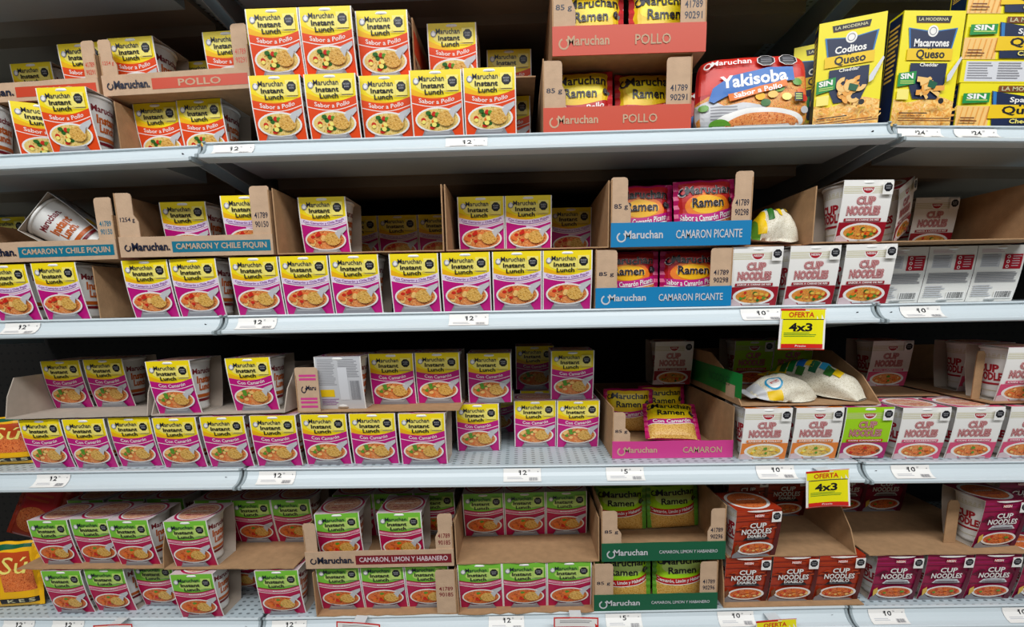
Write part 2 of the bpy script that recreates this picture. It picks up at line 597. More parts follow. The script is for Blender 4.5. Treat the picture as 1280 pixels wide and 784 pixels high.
def lunch_art(flv):
    top, band, bandtxt, body, word, nd, seedv = {
        'P': ('yellow', 'orange_red', 'white', 'orange_red', 'Sabor a Pollo', 'noodles_chicken', 1),
        'C': ('yellow', 'lavender', 'purple', 'magenta', 'Con Camarón y Chile Piquín', 'noodles_shrimp', 2),
        'M': ('yellow', 'magenta', 'white', 'magenta', 'Con Camarón', 'noodles_shrimp', 3),
        'L': ('lime', 'crimson', 'white', 'crimson', 'Camarón, Limón y Habanero', 'noodles_red', 4)}[flv]
    a = Art(CWD, CH)
    e = 0.022
    a.strip(lambda u: 0.0, lambda u: wave(u) + 0.01, top, e, 1 - e)
    if flv == 'L':
        a.ell(0.5, 0.26, 0.33, 0.10, 'pale_lime')
        a.strip(lambda u: wave(u) - 0.012, lambda u: wave(u) + 0.012, 'maroon', e, 1 - e)
    else:
        a.ell(0.46, 0.22, 0.34, 0.11, 'pale_yellow')
        a.strip(lambda u: wave(u) - 0.10 * (1 - u) ** 2, lambda u: wave(u) + 0.01, 'amber', e, 0.6)
    bh = 0.115 if flv in 'PM' else 0.085
    lv = a.strip(lambda u: wave(u), lambda u: wave(u) + bh, band, e, 1 - e)
    a.strip(lambda u: wave(u) + bh + 0.012, lambda u: 1.0, body, e, 1 - e, lv)
    a.strip(lambda u: wave(u) + bh, lambda u: wave(u) + bh + 0.012, 'white', e, 1 - e, lv)
    if flv == 'C':
        a.strip(lambda u: wave(u) + bh + 0.02, lambda u: wave(u) + bh + 0.045, 'lavender', 0.45, 1 - e)
        a.strip(lambda u: wave(u) + bh * .8, lambda u: wave(u) + bh * .92, 'purple', 0.1, 0.9)
    if flv == 'L':
        a.strip(lambda u: wave(u) + bh * .18, lambda u: wave(u) + bh * .74, 'pink', 0.03, 0.97)
        a.strip(lambda u: wave(u) + bh * .30, lambda u: wave(u) + bh * .55, 'white', 0.35, 0.75)
        a.text(word, 0.5, bh * 0.46, 0.80, 0.030, 'crimson', bend=lambda u: wave(u))
    tw = {'P': 0.68, 'C': 0.86, 'M': 0.60, 'L': 0.8}[flv]
    if flv != 'L':
        a.text(word, 0.5, 0.0 + bh * 0.46, tw, 0.062 if flv in 'PM' else 0.05, bandtxt, off=0.012, bend=lambda u: wave(u))
    # logo and name
    a.ell(0.125, 0.165, 0.058, 0.05, 'silver')
    a.ring(0.125, 0.165, 0.058, 0.05, 0.25, 'grey', n=18, a0=-60, a1=250)
    a.ell(0.125, 0.172, 0.03, 0.026, 'white')
    a.text('Maruchan', 0.42, 0.128, 0.48, 0.078, 'navy', off=0.010)
    a.text('Instant', 0.44, 0.232, 0.43, 0.070, 'black', off=0.028)
    a.text('Lunch', 0.46, 0.327, 0.35, 0.070, 'black', off=0.028)
    seal(a, 0.82, 0.185, 0.095, 'pale_yellow' if flv != 'L' else 'pale_lime')
    a.rect(0.66, 0.325, 0.92, 0.332, 'grey')
    # picture of the bowl
    a.poly([(0.66, 0.60), (0.82, 0.545), (0.97, 0.50), (0.97, 0.56), (0.88, 0.63), (0.84, 0.66)], 'light_grey')
    a.ell(0.5, 0.735, 0.435, 0.185, 'white')
    a.ell(0.5, 0.735, 0.40, 0.160, nd)
    r = random.Random(seedv)
    lv = a.n + 1
    chunks = {'P': ['green', 'red', 'orange', 'green', 'red', 'leaf', 'pale_yellow', 'pale_yellow'], 'C': ['shrimp', 'shrimp', 'red', 'pasta_light', 'shrimp', 'shrimp', 'pasta_light', 'red'],
              'M': ['shrimp', 'pasta_light', 'shrimp', 'leaf', 'pasta_light', 'shrimp', 'pasta_light', 'leaf'], 'L': ['shrimp', 'orange', 'shrimp', 'red', 'leaf', 'shrimp', 'orange', 'shrimp']}[flv]
    for k, c in enumerate(chunks * 2):
        an = r.random() * 6.28
        q = 0.35 + 0.6 * r.random()
        a.ell(0.36 + 0.22 * q * math.cos(an), 0.735 + 0.125 * q * math.sin(an), 0.035 + 0.02 * r.random(), 0.025 + 0.014 * r.random(), c, n=9)
    a.ell(0.66, 0.725, 0.17, 0.11, 'noodles_fork', n=20)
    a.poly([(0.72, 0.62), (0.80, 0.585), (0.87, 0.60), (0.84, 0.66), (0.80, 0.73), (0.765, 0.68)], 'light_grey')
    lv = a.poly([(0.24, 0.885), (0.30, 0.905), (0.5, 0.915), (0.70, 0.905), (0.76, 0.885), (0.84, 1.0), (0.16, 1.0)], 'grey')
    a.lines(0.24, 0.92, 0.76, 0.955, 2, 'light_grey', rag=0.1)
    return a


def cup_art(flv):
    bg, body, strip, nd, word = {
        'D': ('white', 'cup_dark_red', 'cup_dark_red', 'noodles_beef', 'SABOR A CARNE DE RES'),
        'E': ('white', 'cup_orange', 'cup_orange', 'noodles_chicken', 'SABOR A POLLO'),
        'F': ('cup_lime', 'cup_plum', 'red', 'noodles_red', 'CON CAMARON'),
        'G': ('white', 'cup_pink', 'cup_pink', 'noodles_shrimp', 'CON CAMARON'),
        'H': ('diablo', 'diablo', None, 'noodles_red', 'DIABLO'),
        'I': ('wine', 'wine', None, 'noodles_red', '')}[flv]
    dark = flv in 'HI'
    a = Art(CWD, CH)
    e = 0.012 if not dark else 0.0
    a.rect(e, 0, 1 - e, 1, bg)
    if not dark:
        lv = a.n + 1
        a.n += 1
        for k in range(5):
            a.rect(e, 0.105 + 0.024 * k, 1 - e, 0.115 + 0.024 * k, 'gold', lv)
    else:
        r = random.Random(3)
        dk, lt = ('diablo_dark', 'ember') if flv == 'H' else ('wine_dark', 'cup_plum')
        for k in range(7):
            y = 0.03 + 0.025 * k
            a.rect(0.0 if k % 2 else 0.5, y, 0.5 + 0.4 * r.random() if k % 2 else 1, y + 0.011, lt if k % 3 else dk)
        a.rect(0, 0.215, 1, 0.225, dk)
        a.rect(0, 0.62, 1, 0.632, dk)
        for sx in (-1, 1):
            for k in range(4):
                x = 0.5 + sx * (0.30 + 0.05 * k)
                a.strip(lambda u: 0.30 + 0.35 * abs(u - x) + .03 * k, lambda u: 0.325 + 0.33 * abs(u - x) + .03 * k, dk if flv == 'I' or k % 2 else lt, x - 0.07, x + 0.07, n=3)
        a.poly([(0.93, 0.1), (1, 0.1), (1, 1), (0.88, 1)], dk)
    # maker's half disc
    yl = 0.155 if not dark else 0.115
    if not dark:
        a.ell(0.5, yl - 0.022, 0.135, 0.098, 'white', a0=0, a1=180)
        a.ell(0.5, yl - 0.035, 0.115, 0.09, 'logo_red', a0=0, a1=180)
        a.text('NISSIN', 0.5, yl - 0.005, 0.17, 0.035, 'white', off=0.02)
    else:
        a.rect(0.40, yl - 0.03, 0.60, yl + 0.03, 'red')
        a.text('NISSIN', 0.5, yl, 0.19, 0.045, 'white', off=0.03)
    y1, y2 = (0.33, 0.49) if not dark else (0.31, 0.435)
    h1, h2 = (0.115, 0.125) if not dark else (0.10, 0.105)
    outl = 'logo_red' if not dark else dk
    lv = a.n + 1
    a.n += 1
    a.text('CUP', 0.49, y1, 0.36, h1, outl, lv, off=0.078 if not dark else 0.06)
    a.text('NOODLES', 0.47, y2, 0.66, h2, outl, lv, off=0.078 if not dark else 0.06)
    lv = a.n + 1
    a.n += 1
    a.text('CUP', 0.49, y1, 0.36, h1, 'white', lv, off=0.024)
    a.text('NOODLES', 0.47, y2, 0.66, h2, 'white', lv, off=0.024)
    if not dark:
        lv = a.n + 1
        a.n += 1
        a.text('CUP', 0.49, y1, 0.36, h1, 'logo_red', lv, off=-0.006)
        a.text('NOODLES', 0.47, y2, 0.66, h2, 'logo_red', lv, off=-0.006)
        a.rect(0.10, 0.612, 0.86, 0.662, strip)
        a.text(word, 0.48, 0.637, 0.68, 0.028, 'white', off=0.03)
        a.rect(e, 0.675, 1 - e, 1.0, body)
        a.ell(0.5, 0.835, 0.42, 0.150, 'white')
        a.ell(0.5, 0.835, 0.36, 0.118, nd)
        cy, rx, ry = 0.835, 0.36, 0.118
        a.poly([(e, 0.90), (0.10, 0.88), (0.24, 0.95), (0.30, 1.0), (e, 1.0)], 'wash')
        a.rect(0.3, 0.965, 0.86, 0.99, 'light_grey')
    else:
        if flv == 'H':
            a.poly([(0.24, 0.56), (0.74, 0.56), (0.80, 0.62), (0.18, 0.62)], 'black')
            a.text('DIABLO', 0.49, 0.535, 0.42, 0.06, 'black', off=0.09)
            a.text('DIABLO', 0.49, 0.535, 0.42, 0.06, 'white', off=0.03)
            a.lines(0.28, 0.585, 0.70, 0.605, 1, 'grey')
        else:
            a.poly([(0.26, 0.515), (0.49, 0.495), (0.72, 0.515), (0.80, 0.59), (0.74, 0.60), (0.24, 0.60), (0.18, 0.59)], 'silver')
            a.poly([(0.25, 0.55), (0.73, 0.55), (0.76, 0.60), (0.22, 0.60)], 'grey')
            a.lines(0.30, 0.52, 0.68, 0.545, 1, 'grey', rag=0.05)
            a.lines(0.30, 0.562, 0.68, 0.585, 1, 'wine_dark', rag=0.05)
        a.ell(0.5, 0.805, 0.41, 0.145, 'white')
        a.ell(0.5, 0.805, 0.355, 0.115, nd)
        cy, rx, ry = 0.805, 0.355, 0.115
        a.poly([(0.0, 0.93), (0.08, 0.84), (0.20, 0.93), (0.40, 0.965), (0.8, 0.95), (0.88, 1.0), (0.0, 1.0)], 'grey')
        a.poly([(0.02, 0.74), (0.10, 0.68), (0.13, 0.80), (0.05, 0.90)], 'noodle' if flv == 'I' else 'brown')
        a.ell(0.5, -0.005, 0.30, 0.04, 'white')
    r = random.Random(11)
    cs = {'D': ['leaf', 'orange', 'red', 'noodle', 'green', 'orange', 'noodle'], 'E': ['noodle', 'leaf', 'amber', 'pale_yellow', 'noodle'], 'F': ['shrimp', 'brown', 'shrimp', 'red'],
          'G': ['shrimp', 'leaf', 'pasta_light', 'shrimp', 'orange'], 'H': ['pasta_light', 'orange', 'red', 'shrimp', 'pasta_light'], 'I': ['shrimp', 'orange', 'red', 'leaf', 'shrimp']}[flv]
    for k, c in enumerate(cs * 3):
        an, q = r.random() * 6.28, 0.2 + 0.65 * r.random()
        a.ell(0.5 + rx * q * math.cos(an), cy + ry * q * math.sin(an), 0.03 + 0.02 * r.random(), 0.02 + 0.012 * r.random(), c, n=8)
    seal(a, 0.86, 0.125, 0.088, 'white')
    return a


def back_art():
    a = Art(CWD, CH)
    a.rect(0.012, 0, 0.988, 1, 'paper')
    a.lines(0.08, 0.06, 0.55, 0.13, 3, 'wash', fill=0.6)
    a.rect(0.10, 0.15, 0.50, 0.38, 'light_grey')
    a.lines(0.12, 0.16, 0.48, 0.37, 8, 'grey', fill=0.35)
    a.rect(0.58, 0.16, 0.95, 0.42, 'logo_red')
    for k in range(3):
        a.ring(0.66, 0.205 + 0.085 * k, 0.035, 0.03, 0.4, 'white', n=10)
    a.lines(0.74, 0.19, 0.93, 0.40, 5, 'wash', fill=0.3)
    a.lines(0.06, 0.47, 0.95, 0.66, 9, 'grey', fill=0.5, rag=0.1)
    a.lines(0.06, 0.70, 0.50, 0.92, 6, 'light_grey', fill=0.5)
    a.rect(0.55, 0.80, 0.95, 0.95, 'white')
    a.bars(0.58, 0.82, 0.92, 0.93, 22, 'black')
    return a


def back_lunch_art():
    a = Art(CWD, CH)
    a.rect(0.022, 0, 0.978, 1, 'light_grey')
    a.lines(0.06, 0.05, 0.46, 0.55, 16, 'grey', fill=0.4)
    a.lines(0.50, 0.05, 0.94, 0.40, 11, 'grey', fill=0.4)
    a.rect(0.06, 0.62, 0.36, 0.76, 'band_yellow')
    a.rect(0.48, 0.20, 0.68, 0.82, 'silver')
    a.bars(0.72, 0.45, 0.93, 0.82, 18, 'grey')
    a.lines(0.06, 0.80, 0.46, 0.94, 4, 'purple', fill=0.25)
    return a


def top_art(flv):
    a = Art(CWD, CDP)
    edge = {'P': 'orange_red', 'C': 'magenta', 'M': 'magenta', 'L': 'crimson', 'D': 'cup_dark_red', 'E': 'cup_orange', 'F': 'cup_plum', 'G': 'cup_pink', 'H': 'diablo', 'I': 'wine'}[flv]
    a.rect(0.012, 0.0, 0.988, 1, 'wash' if flv in 'LM' else edge)
    if flv in 'LM':
        a.ring(0.5, 0.5, 0.49, 0.49, 0.10, edge)
        a.ring(0.5, 0.5, 0.44, 0.44, 0.06, 'white')
    else:
        a.ring(0.5, 0.5, 0.47, 0.47, 0.14, 'white')
    a.ell(0.5, 0.5, 0.40, 0.40, 'lid_print' if flv not in 'HI' else 'noodles_red')
    for k in range(3):
        a.text('Maruchan' if flv in 'PCML' else 'CUP NOODLES', 0.5, 0.26 + 0.2 * k, 0.42, 0.06, 'white' if k == 1 else edge, off=0.02)
    return a


def sleeve_mesh(flv, back=None):
    m = MB()
    t = 0.0006
    hy, hx = CDP / 2, CWD / 2
    # closed profile of the paper loop, outer and inner
    outer = [(-hy + setback(CH * (1 - i / NSEG)), CH * (1 - i / NSEG)) for i in range(NSEG + 1)]
    outer += [(-y, z) for y, z in reversed(outer)]
    inner = [(y * (1 - t / hy), t + z * (1 - 2 * t / CH)) for y, z in outer]
    n = len(outer)
    paper = 'white' if flv not in 'HI' else {'H': 'diablo', 'I': 'wine'}[flv]
    for prof, mt, fl in ((outer, paper, 0), (inner, 'board_grey', 1)):
        v = [(-hx, y, z) for y, z in prof] + [(hx, y, z) for y, z in prof]
        f = [(i, (i + 1) % n, n + (i + 1) % n, n + i) for i in range(n)]
        m.add(v, [q[::-1] for q in f] if fl else f, mt)
    for x in (-hx, hx):
        m.add([(x, y, z) for y, z in outer] + [(x, y, z) for y, z in inner], [(i, (i + 1) % n, n + (i + 1) % n, n + i) for i in range(n)], 'paper')
    fr = back or (lunch_art(flv) if flv in 'PCML' else cup_art(flv))
    bk = back_lunch_art() if flv in 'PCML' else back_art()
    if back:
        bk = lunch_art(flv) if flv in 'PCML' else cup_art(flv)
    m.art(fr, lambda x, y, l: (x - hx, -hy + setback(CH - y) - l * EPS - 0.0001, CH - y), (), CUTS, clip=True)
    if back:
        bk.L = bk.L[:4]
    m.art(bk, lambda x, y, l: (hx - x, hy - setback(CH - y) + l * EPS + 0.0001, CH - y), (), CUTS)
    m.art(top_art(flv), lambda x, y, l: (x - hx, hy - y, CH + l * 0.00006 + 0.00005), clip=True)
    # tear notch rim at the front top edge
    return m.mesh('sleeve')


def side_art(kind):
    a = Art(0.08, 0.10)
    if kind == 'lunch':
        lv = 1
        a.n = 1
        a.text('Maruchan.', 0.50, 0.20, 0.66, 0.11, 'maroon', 1, off=0.03)
        a.text('Instant', 0.54, 0.38, 0.56, 0.14, 'stripe_orange', 1, off=0.045)
        a.text('Lunch.', 0.54, 0.54, 0.46, 0.13, 'stripe_orange', 1, off=0.045)
        a.rect(-0.30, 0.69, 1.3, 0.76, 'stripe_orange', 1)
        a.rect(-0.30, 0.785, 1.3, 0.84, 'maroon', 1)
    else:
        a.n = 1
        for k in range(4):
            a.rect(-0.35, 0.10 + 0.028 * k, 1.35, 0.112 + 0.028 * k, 'gold', 1)
        a.text('CUP', 0.5, 0.40, 0.5, 0.15, 'logo_red', 1, off=0.05)
        a.text('NOODLES', 0.5, 0.57, 0.86, 0.15, 'logo_red', 1, off=0.05)
        a.rect(0.1, 0.70, 0.9, 0.74, 'logo_red', 1)
        a.rect(-0.35, 0.86, 1.35, 0.872, 'gold', 1)
    return a


def cup_mesh(kind):
    m = MB()
    sx = 0.960
    r0, r1, z0, z1 = 0.0325, 0.0448, 0.0015, 0.1045
    cw = mat('cup_foam', '#E9E7E3', 0.5)
    m.lathe([(r0 - 0.002, z0 + 0.002), (r0 + 0.0008, z0), (r0 + 0.0012, z0 + 0.006), (r0 + 0.0003, z0 + 0.009), (r1, z1 - 0.0045)], cw, 36, sx)
    a = side_art(kind)

    def fn(side):
        def g(x, y, l):
            z = 0.101 - y * 0.97
            r = r0 + (r1 - r0) * (z - z0) / (z1 - z0) + 0.00035
            th = (x - 0.04) / 0.042
            px, py = r * sx * math.cos(th), r * math.sin(th)
            return (px, py, z) if side > 0 else (-px, -py, z)
        return g
    cx = [-0.024 + 0.006 * i for i in range(22)]
    m.art(a, fn(1), cx)
    m.art(a, fn(-1), cx)
    return m.mesh('cup')


SLEEVES, CUPS = {}, {}
_rm = MB()
_rm.lathe([(0.0440, 0.0996), (0.0462, 0.1000), (0.0473, 0.1012), (0.0476, 0.1028), (0.0468, 0.1049), (0.0440, 0.1053)], mat('cup_rim', '#F2F0EC', 0.4), 36, 0.960)
RIM = _rm.mesh('rim')


def sleeve_of(f):
    if f not in SLEEVES:
        if f == 'Db':
            SLEEVES[f] = sleeve_mesh('D', back_art())
        elif f == 'Mb':
            SLEEVES[f] = sleeve_mesh('M', back_lunch_art())
        else:
            SLEEVES[f] = sleeve_mesh(f)
    return SLEEVES[f]


def cup_of(f):
    k = 'lunch' if f[0] in 'PCML' else 'noodles'
    if k not in CUPS:
        CUPS[k] = cup_mesh(k)
    return CUPS[k]


LOOK = {'P': 'yellow and orange noodle cup', 'C': 'yellow noodle cup with lavender band', 'M': 'yellow and magenta noodle cup', 'L': 'green and crimson noodle cup',
        'D': 'white and dark red noodle cup', 'E': 'white and orange noodle cup', 'F': 'lime green noodle cup', 'G': 'white and pink noodle cup', 'H': 'rust red noodle cup',
        'I': 'wine red noodle cup', 'Db': 'noodle cup turned to its grey printed back', 'Mb': 'noodle cup turned to its grey printed back'}
ORD = ['first', 'second', 'third', 'fourth', 'fifth', 'sixth', 'seventh', 'eighth', 'ninth', 'tenth', 'eleventh', 'twelfth']
GRP = {'P': 'orange chicken noodle cups', 'C': 'lavender banded noodle cups', 'M': 'magenta shrimp noodle cups', 'L': 'green noodle cups', 'D': 'dark red beef noodle cups',
       'E': 'orange banded noodle cups', 'G': 'pink noodle cups', 'H': 'rust red noodle cups', 'I': 'wine red noodle cups', 'F': 'lime noodle cups'}


def noodle_cup(f, label, parent_kind=None):
    root = bpy.data.objects.new('noodle_cup', None)
    COL.objects.link(root)
    link('sleeve', sleeve_of(f), root)
    link('rim', RIM, link('cup', cup_of(f), root))
    tag(root, label, 'noodle cup', GRP[f[0]])
    return root


UL = 0.1125     # base of the upper layer above the shelf


BT = 0.0022      # board thickness of the trays


def row(s, b, h, items, phrase=None):
    """items: (look, place along the shelf, depth of its front behind the shelf edge, [yaw, own label]); all in metres"""
    cnt = {}
    tot = {}
    for it in items:
        if len(it) < 5:
            tot[it[0]] = tot.get(it[0], 0) + 1
    for it in items:
        f, u, d = it[:3]
        yaw = math.radians(it[3]) if len(it) > 3 else 0.0
        if len(it) > 4:
            lab = it[4]
        elif tot[f] == 1:
            lab = '%s %s' % (LOOK[f], phrase)
        else:
            cnt[f] = cnt.get(f, 0) + 1
            pos = ORD[cnt[f] - 1] + ' from left' if cnt[f] < tot[f] else 'rightmost'
            lab = '%s, %s, %s' % (LOOK[f], pos, phrase)
        o = noodle_cup(f, lab)
        put(o, s, b, u, d + CDP / 2, h, yaw)


# ------------------------------------------------------------------ cardboard trays


def plate(m, pts, y0, y1, mt):
    m.prism(pts, lambda p: (p[0], y0, p[1]), lambda p: (p[0], y1, p[1]), mt)


def tray(s, b, us, d0, h, label, group, strip=None, depth=0.36, Hs=0.085, lf=None, rf=None, col='kraft', back=True, wall_art=None, notch=0.0, yaw=0.0, walls='lr', frontcut=0.0):
    """us: both ends of the tray along the shelf; lf/rf: (width, height, print lines, ink, step)"""
    u0, u1 = us
    W = u1 - u0
    root = bpy.data.objects.new('cardboard_tray', None)
    COL.objects.link(root)
    put(root, s, b, (u0 + u1) / 2, d0, h, math.radians(yaw))
    tag(root, label, 'cardboard tray', group)
    x0, x1 = -W / 2, W / 2
    m = MB()
    if notch:       # torn front edge of the floor
        r = random.Random(int(abs(u0) * 1000) + s)
        pts = [(x0, 0.0)]
        n = 16
        for i in range(1, n):
            pts.append((x0 + W * i / n, notch * (r.random() - 0.5)))
        pts += [(x1, 0.0), (x1, depth), (x0, depth)]
        m.prism(pts, lambda p: (p[0], p[1], 0.0002), lambda p: (p[0], p[1], 0.0002 + BT), col)
    else:
        m.box(x0, 0, 0.0002, x1, depth, 0.0002 + BT, col)
    link('tray_floor', m.mesh('tray_floor'), root)
    for sd, xx in (('l', x0), ('r', x1 - BT)):
        if sd not in walls:
            continue
        m = MB()
        f = frontcut
        pts = [(0.0, 0.0002 + BT), (depth, 0.0002 + BT), (depth, Hs), (f, Hs), (f * 0.35, Hs * 0.55)] if f else [(0.0, 0.0002 + BT), (depth, 0.0002 + BT), (depth, Hs), (0.0, Hs)]
        m.prism(pts, lambda p: (xx, p[0], p[1]), lambda p: (xx + BT, p[0], p[1]), col)
        if wall_art and wall_art[0] == sd:
            a = wall_art[1](depth, Hs)
            if wall_art[2] > 0:      # face towards +x: reading runs from front to back
                m.art(a, lambda x, y, l: (xx + BT + l * 0.0003, x, Hs - y), clip=True)
            else:
                m.art(a, lambda x, y, l: (xx - l * 0.0003, depth - x, Hs - y), clip=True)
        link('side_wall', m.mesh('side_wall'), root)
    if back:
        m = MB()
        m.box(x0 + BT, depth - BT, BT, x1 - BT, depth, Hs * 0.9, col)
        link('rear_wall', m.mesh('rear_wall'), root)
    if strip:
        hs, kind, cl, word, lab_x, wcol = strip
        m = MB()
        r = random.Random(int(W * 1000) + s)
        n = 10
        top = [(x1 - W * i / n, hs + (0.0012 * (r.random() - 0.5) if 0 < i < n else 0)) for i in range(n + 1)]
        plate(m, [(x0, 0.0), (x1, 0.0)] + top, -BT, 0.0, 'kraft_light' if kind == 'lunch' else cl)
        a = Art(W, hs)
        if kind == 'lunch':
            a.rect(lab_x, 0.27, 0.985, 0.80, cl)
            a.text(word, (lab_x + 0.985) / 2, 0.535, (0.985 - lab_x) * (0.44 if len(word) < 7 else 0.92), 0.32, wcol, off=0.02)
            a.ring(0.055 + 0.0, 0.55, 0.022, 0.022 * W / hs, 0.35, 'navy', n=18, a0=-40, a1=260)
            a.text('Maruchan.', (0.085 + lab_x - 0.015) / 2, 0.50, lab_x - 0.10, 0.36, 'navy', off=0.03)
        else:
            if kind == 'worn':
                rr = random.Random(5)
                for k in range(9):
                    y = 0.15 + 0.75 * rr.random()
                    x = 0.8 * rr.random()
                    a.rect(x, y, x + 0.25, y + 0.02, 'tray_red' if k % 2 else 'maroon', 0)
                a.L = []
                a.n = 0
            a.ring(0.075, 0.60, 0.035, 0.035 * W / hs, 0.3, wcol, n=18, a0=-60, a1=250)
            a.text('Maruchan', 0.235, 0.50, 0.27, 0.32, wcol, off=0.02)
            wl = {5: 0.23, 7: 0.32}.get(len(word), 0.47)
            a.text(word, lab_x, 0.52, wl, 0.34 if len(word) < 20 else 0.2, wcol, off=0.012)
        m.art(a, lambda x, y, l: (x - W / 2, -BT - l * 0.0003, hs - y))
        link('front_strip', m.mesh('front_strip'), root)
    for side, fl in ((-1, lf), (1, rf)):
        if not fl:
            continue
        wf, hf, txt, tin, step = fl
        xx0, xx1 = (x0, x0 + wf) if side < 0 else (x1 - wf, x1)
        inn = xx1 if side < 0 else xx0
        m = MB()
        zb = BT + 0.0003
        c = 0.006
        sg = -1 if side < 0 else 1        # towards the outer edge
        out = xx0 if side < 0 else xx1
        pts = [(out, zb), (inn, zb), (inn, hf * 0.55)]
        if step:
            pts += [(inn + sg * step * 0.4, hf * 0.6), (inn + sg * step, hf * 0.66)]
            inn2 = inn + sg * step
        else:
            inn2 = inn
        pts += [(inn2, hf - c), (inn2 + sg * c * 0.3, hf - c * 0.3), (inn2 + sg * c, hf), (out - sg * c * 0.5, hf), (out, hf - c * 0.5)]
        if side > 0:
            pts = pts[::-1]
        plate(m, pts, 0.0004, BT, 'kraft_light')
        a = Art(wf, hf)
        if txt:
            a.n = 1
            for k, t in enumerate(txt):
                a.text(t, 0.5 - side * 0.0, 0.42 + k * 0.13, min(0.68, 0.17 * len(t)), 0.085, tin, 1, off=0.015)
        m.art(a, lambda x, y, l: (xx0 + x, 0.0004 - l * 0.0002, hf - y))
        link('corner_flap', m.mesh('corner_flap'), root)
    return root


def divider(s, b, u, d0, d1, h, H, label, cut=0.0, col='kraft'):
    """a board standing front to back"""
    m = MB()
    pts = [(0.0, 0.0), (d1 - d0, 0.0), (d1 - d0, H), (cut, H), (cut * 0.3, H * 0.6)] if cut else [(0.0, 0.0), (d1 - d0, 0.0), (d1 - d0, H), (0.0, H)]
    m.prism(pts, lambda p: (-BT / 2, p[0], p[1]), lambda p: (BT / 2, p[0], p[1]), col)
    o = link('cardboard_divider', m.mesh('cardboard_divider'))
    put(o, s, b, u, d0, h)
    tag(o, label, 'cardboard divider')


# ------------------------------------------------------------------ ramen packets and other pillow bags
def ramen_art(f, W, H):
    a = Art(W, H)
    if f == 'pollo':
        bg, glow, band, bt, edge, word, low = 'band_yellow', 'yellow', 'bag_red', 'white', 'bag_red', 'Sabor a Pollo', 'noodles_chicken'
    elif f == 'picante':
        bg, glow, band, bt, edge, word, low = 'bag_red', 'amber', 'magenta', 'white', 'bag_magenta', 'Sabor a Camarón Picante', 'noodles_shrimp'
    elif f == 'camaron':
        bg, glow, band, bt, edge, word, low = 'band_yellow', 'yellow', 'magenta', 'white', 'bag_magenta', 'Con Camarón', 'noodles_fork'
    else:
        bg, glow, band, bt, edge, word, low = 'cup_lime', 'pale_lime', 'bag_red', 'white', 'leaf', 'Camarón, Limón y Habanero', 'noodles_fork'
    wv = lambda u: 0.485 + 0.09 * math.sin(math.pi * u) - 0.06 * u
    a.rect(0, 0, 1, 1, edge, 0)
    a.strip(lambda u: 0.05, lambda u: wv(u) + 0.02, bg, 0.05, 0.95)
    if f == 'picante':
        a.ell(0.5, 0.42, 0.36, 0.20, 'orange')
        a.ell(0.5, 0.40, 0.28, 0.14, glow)
    else:
        a.ell(0.5, 0.30, 0.36, 0.16, glow)
    a.strip(lambda u: wv(u), lambda u: wv(u) + 0.13, band, 0.03, 0.97)
    a.strip(lambda u: wv(u) + 0.13, lambda u: 0.99, low, 0.03, 0.97)
    a.strip(lambda u: wv(u) + 0.13, lambda u: wv(u) + 0.145, 'white', 0.03, 0.97)
    a.text(word, 0.5, 0.065, 0.56 + 0.013 * len(word), 0.090, bt, off=0.02, bend=wv)
    if f == 'picante':
        a.ring(0.12, 0.19, 0.06, 0.07, 0.3, 'white', a0=-60, a1=270)
        a.text('Maruchan', 0.53, 0.175, 0.74, 0.130, 'white', off=0.032)
        a.text('Ramen', 0.50, 0.37, 0.50, 0.135, 'white', off=0.032)
    a.ring(0.12, 0.19, 0.05, 0.06, 0.4, 'navy', a0=-60, a1=270)
    a.text('Maruchan', 0.53, 0.175, 0.74, 0.130, 'black', off=0.02)
    a.text('Ramen', 0.50, 0.37, 0.50, 0.135, 'black', off=0.02)
    octagon(a, 0.90, 0.34, 0.058, 0.058 * W / H, 'black')
    a.lines(0.87, 0.305, 0.93, 0.375, 3, 'grey', rag=0)
    return a



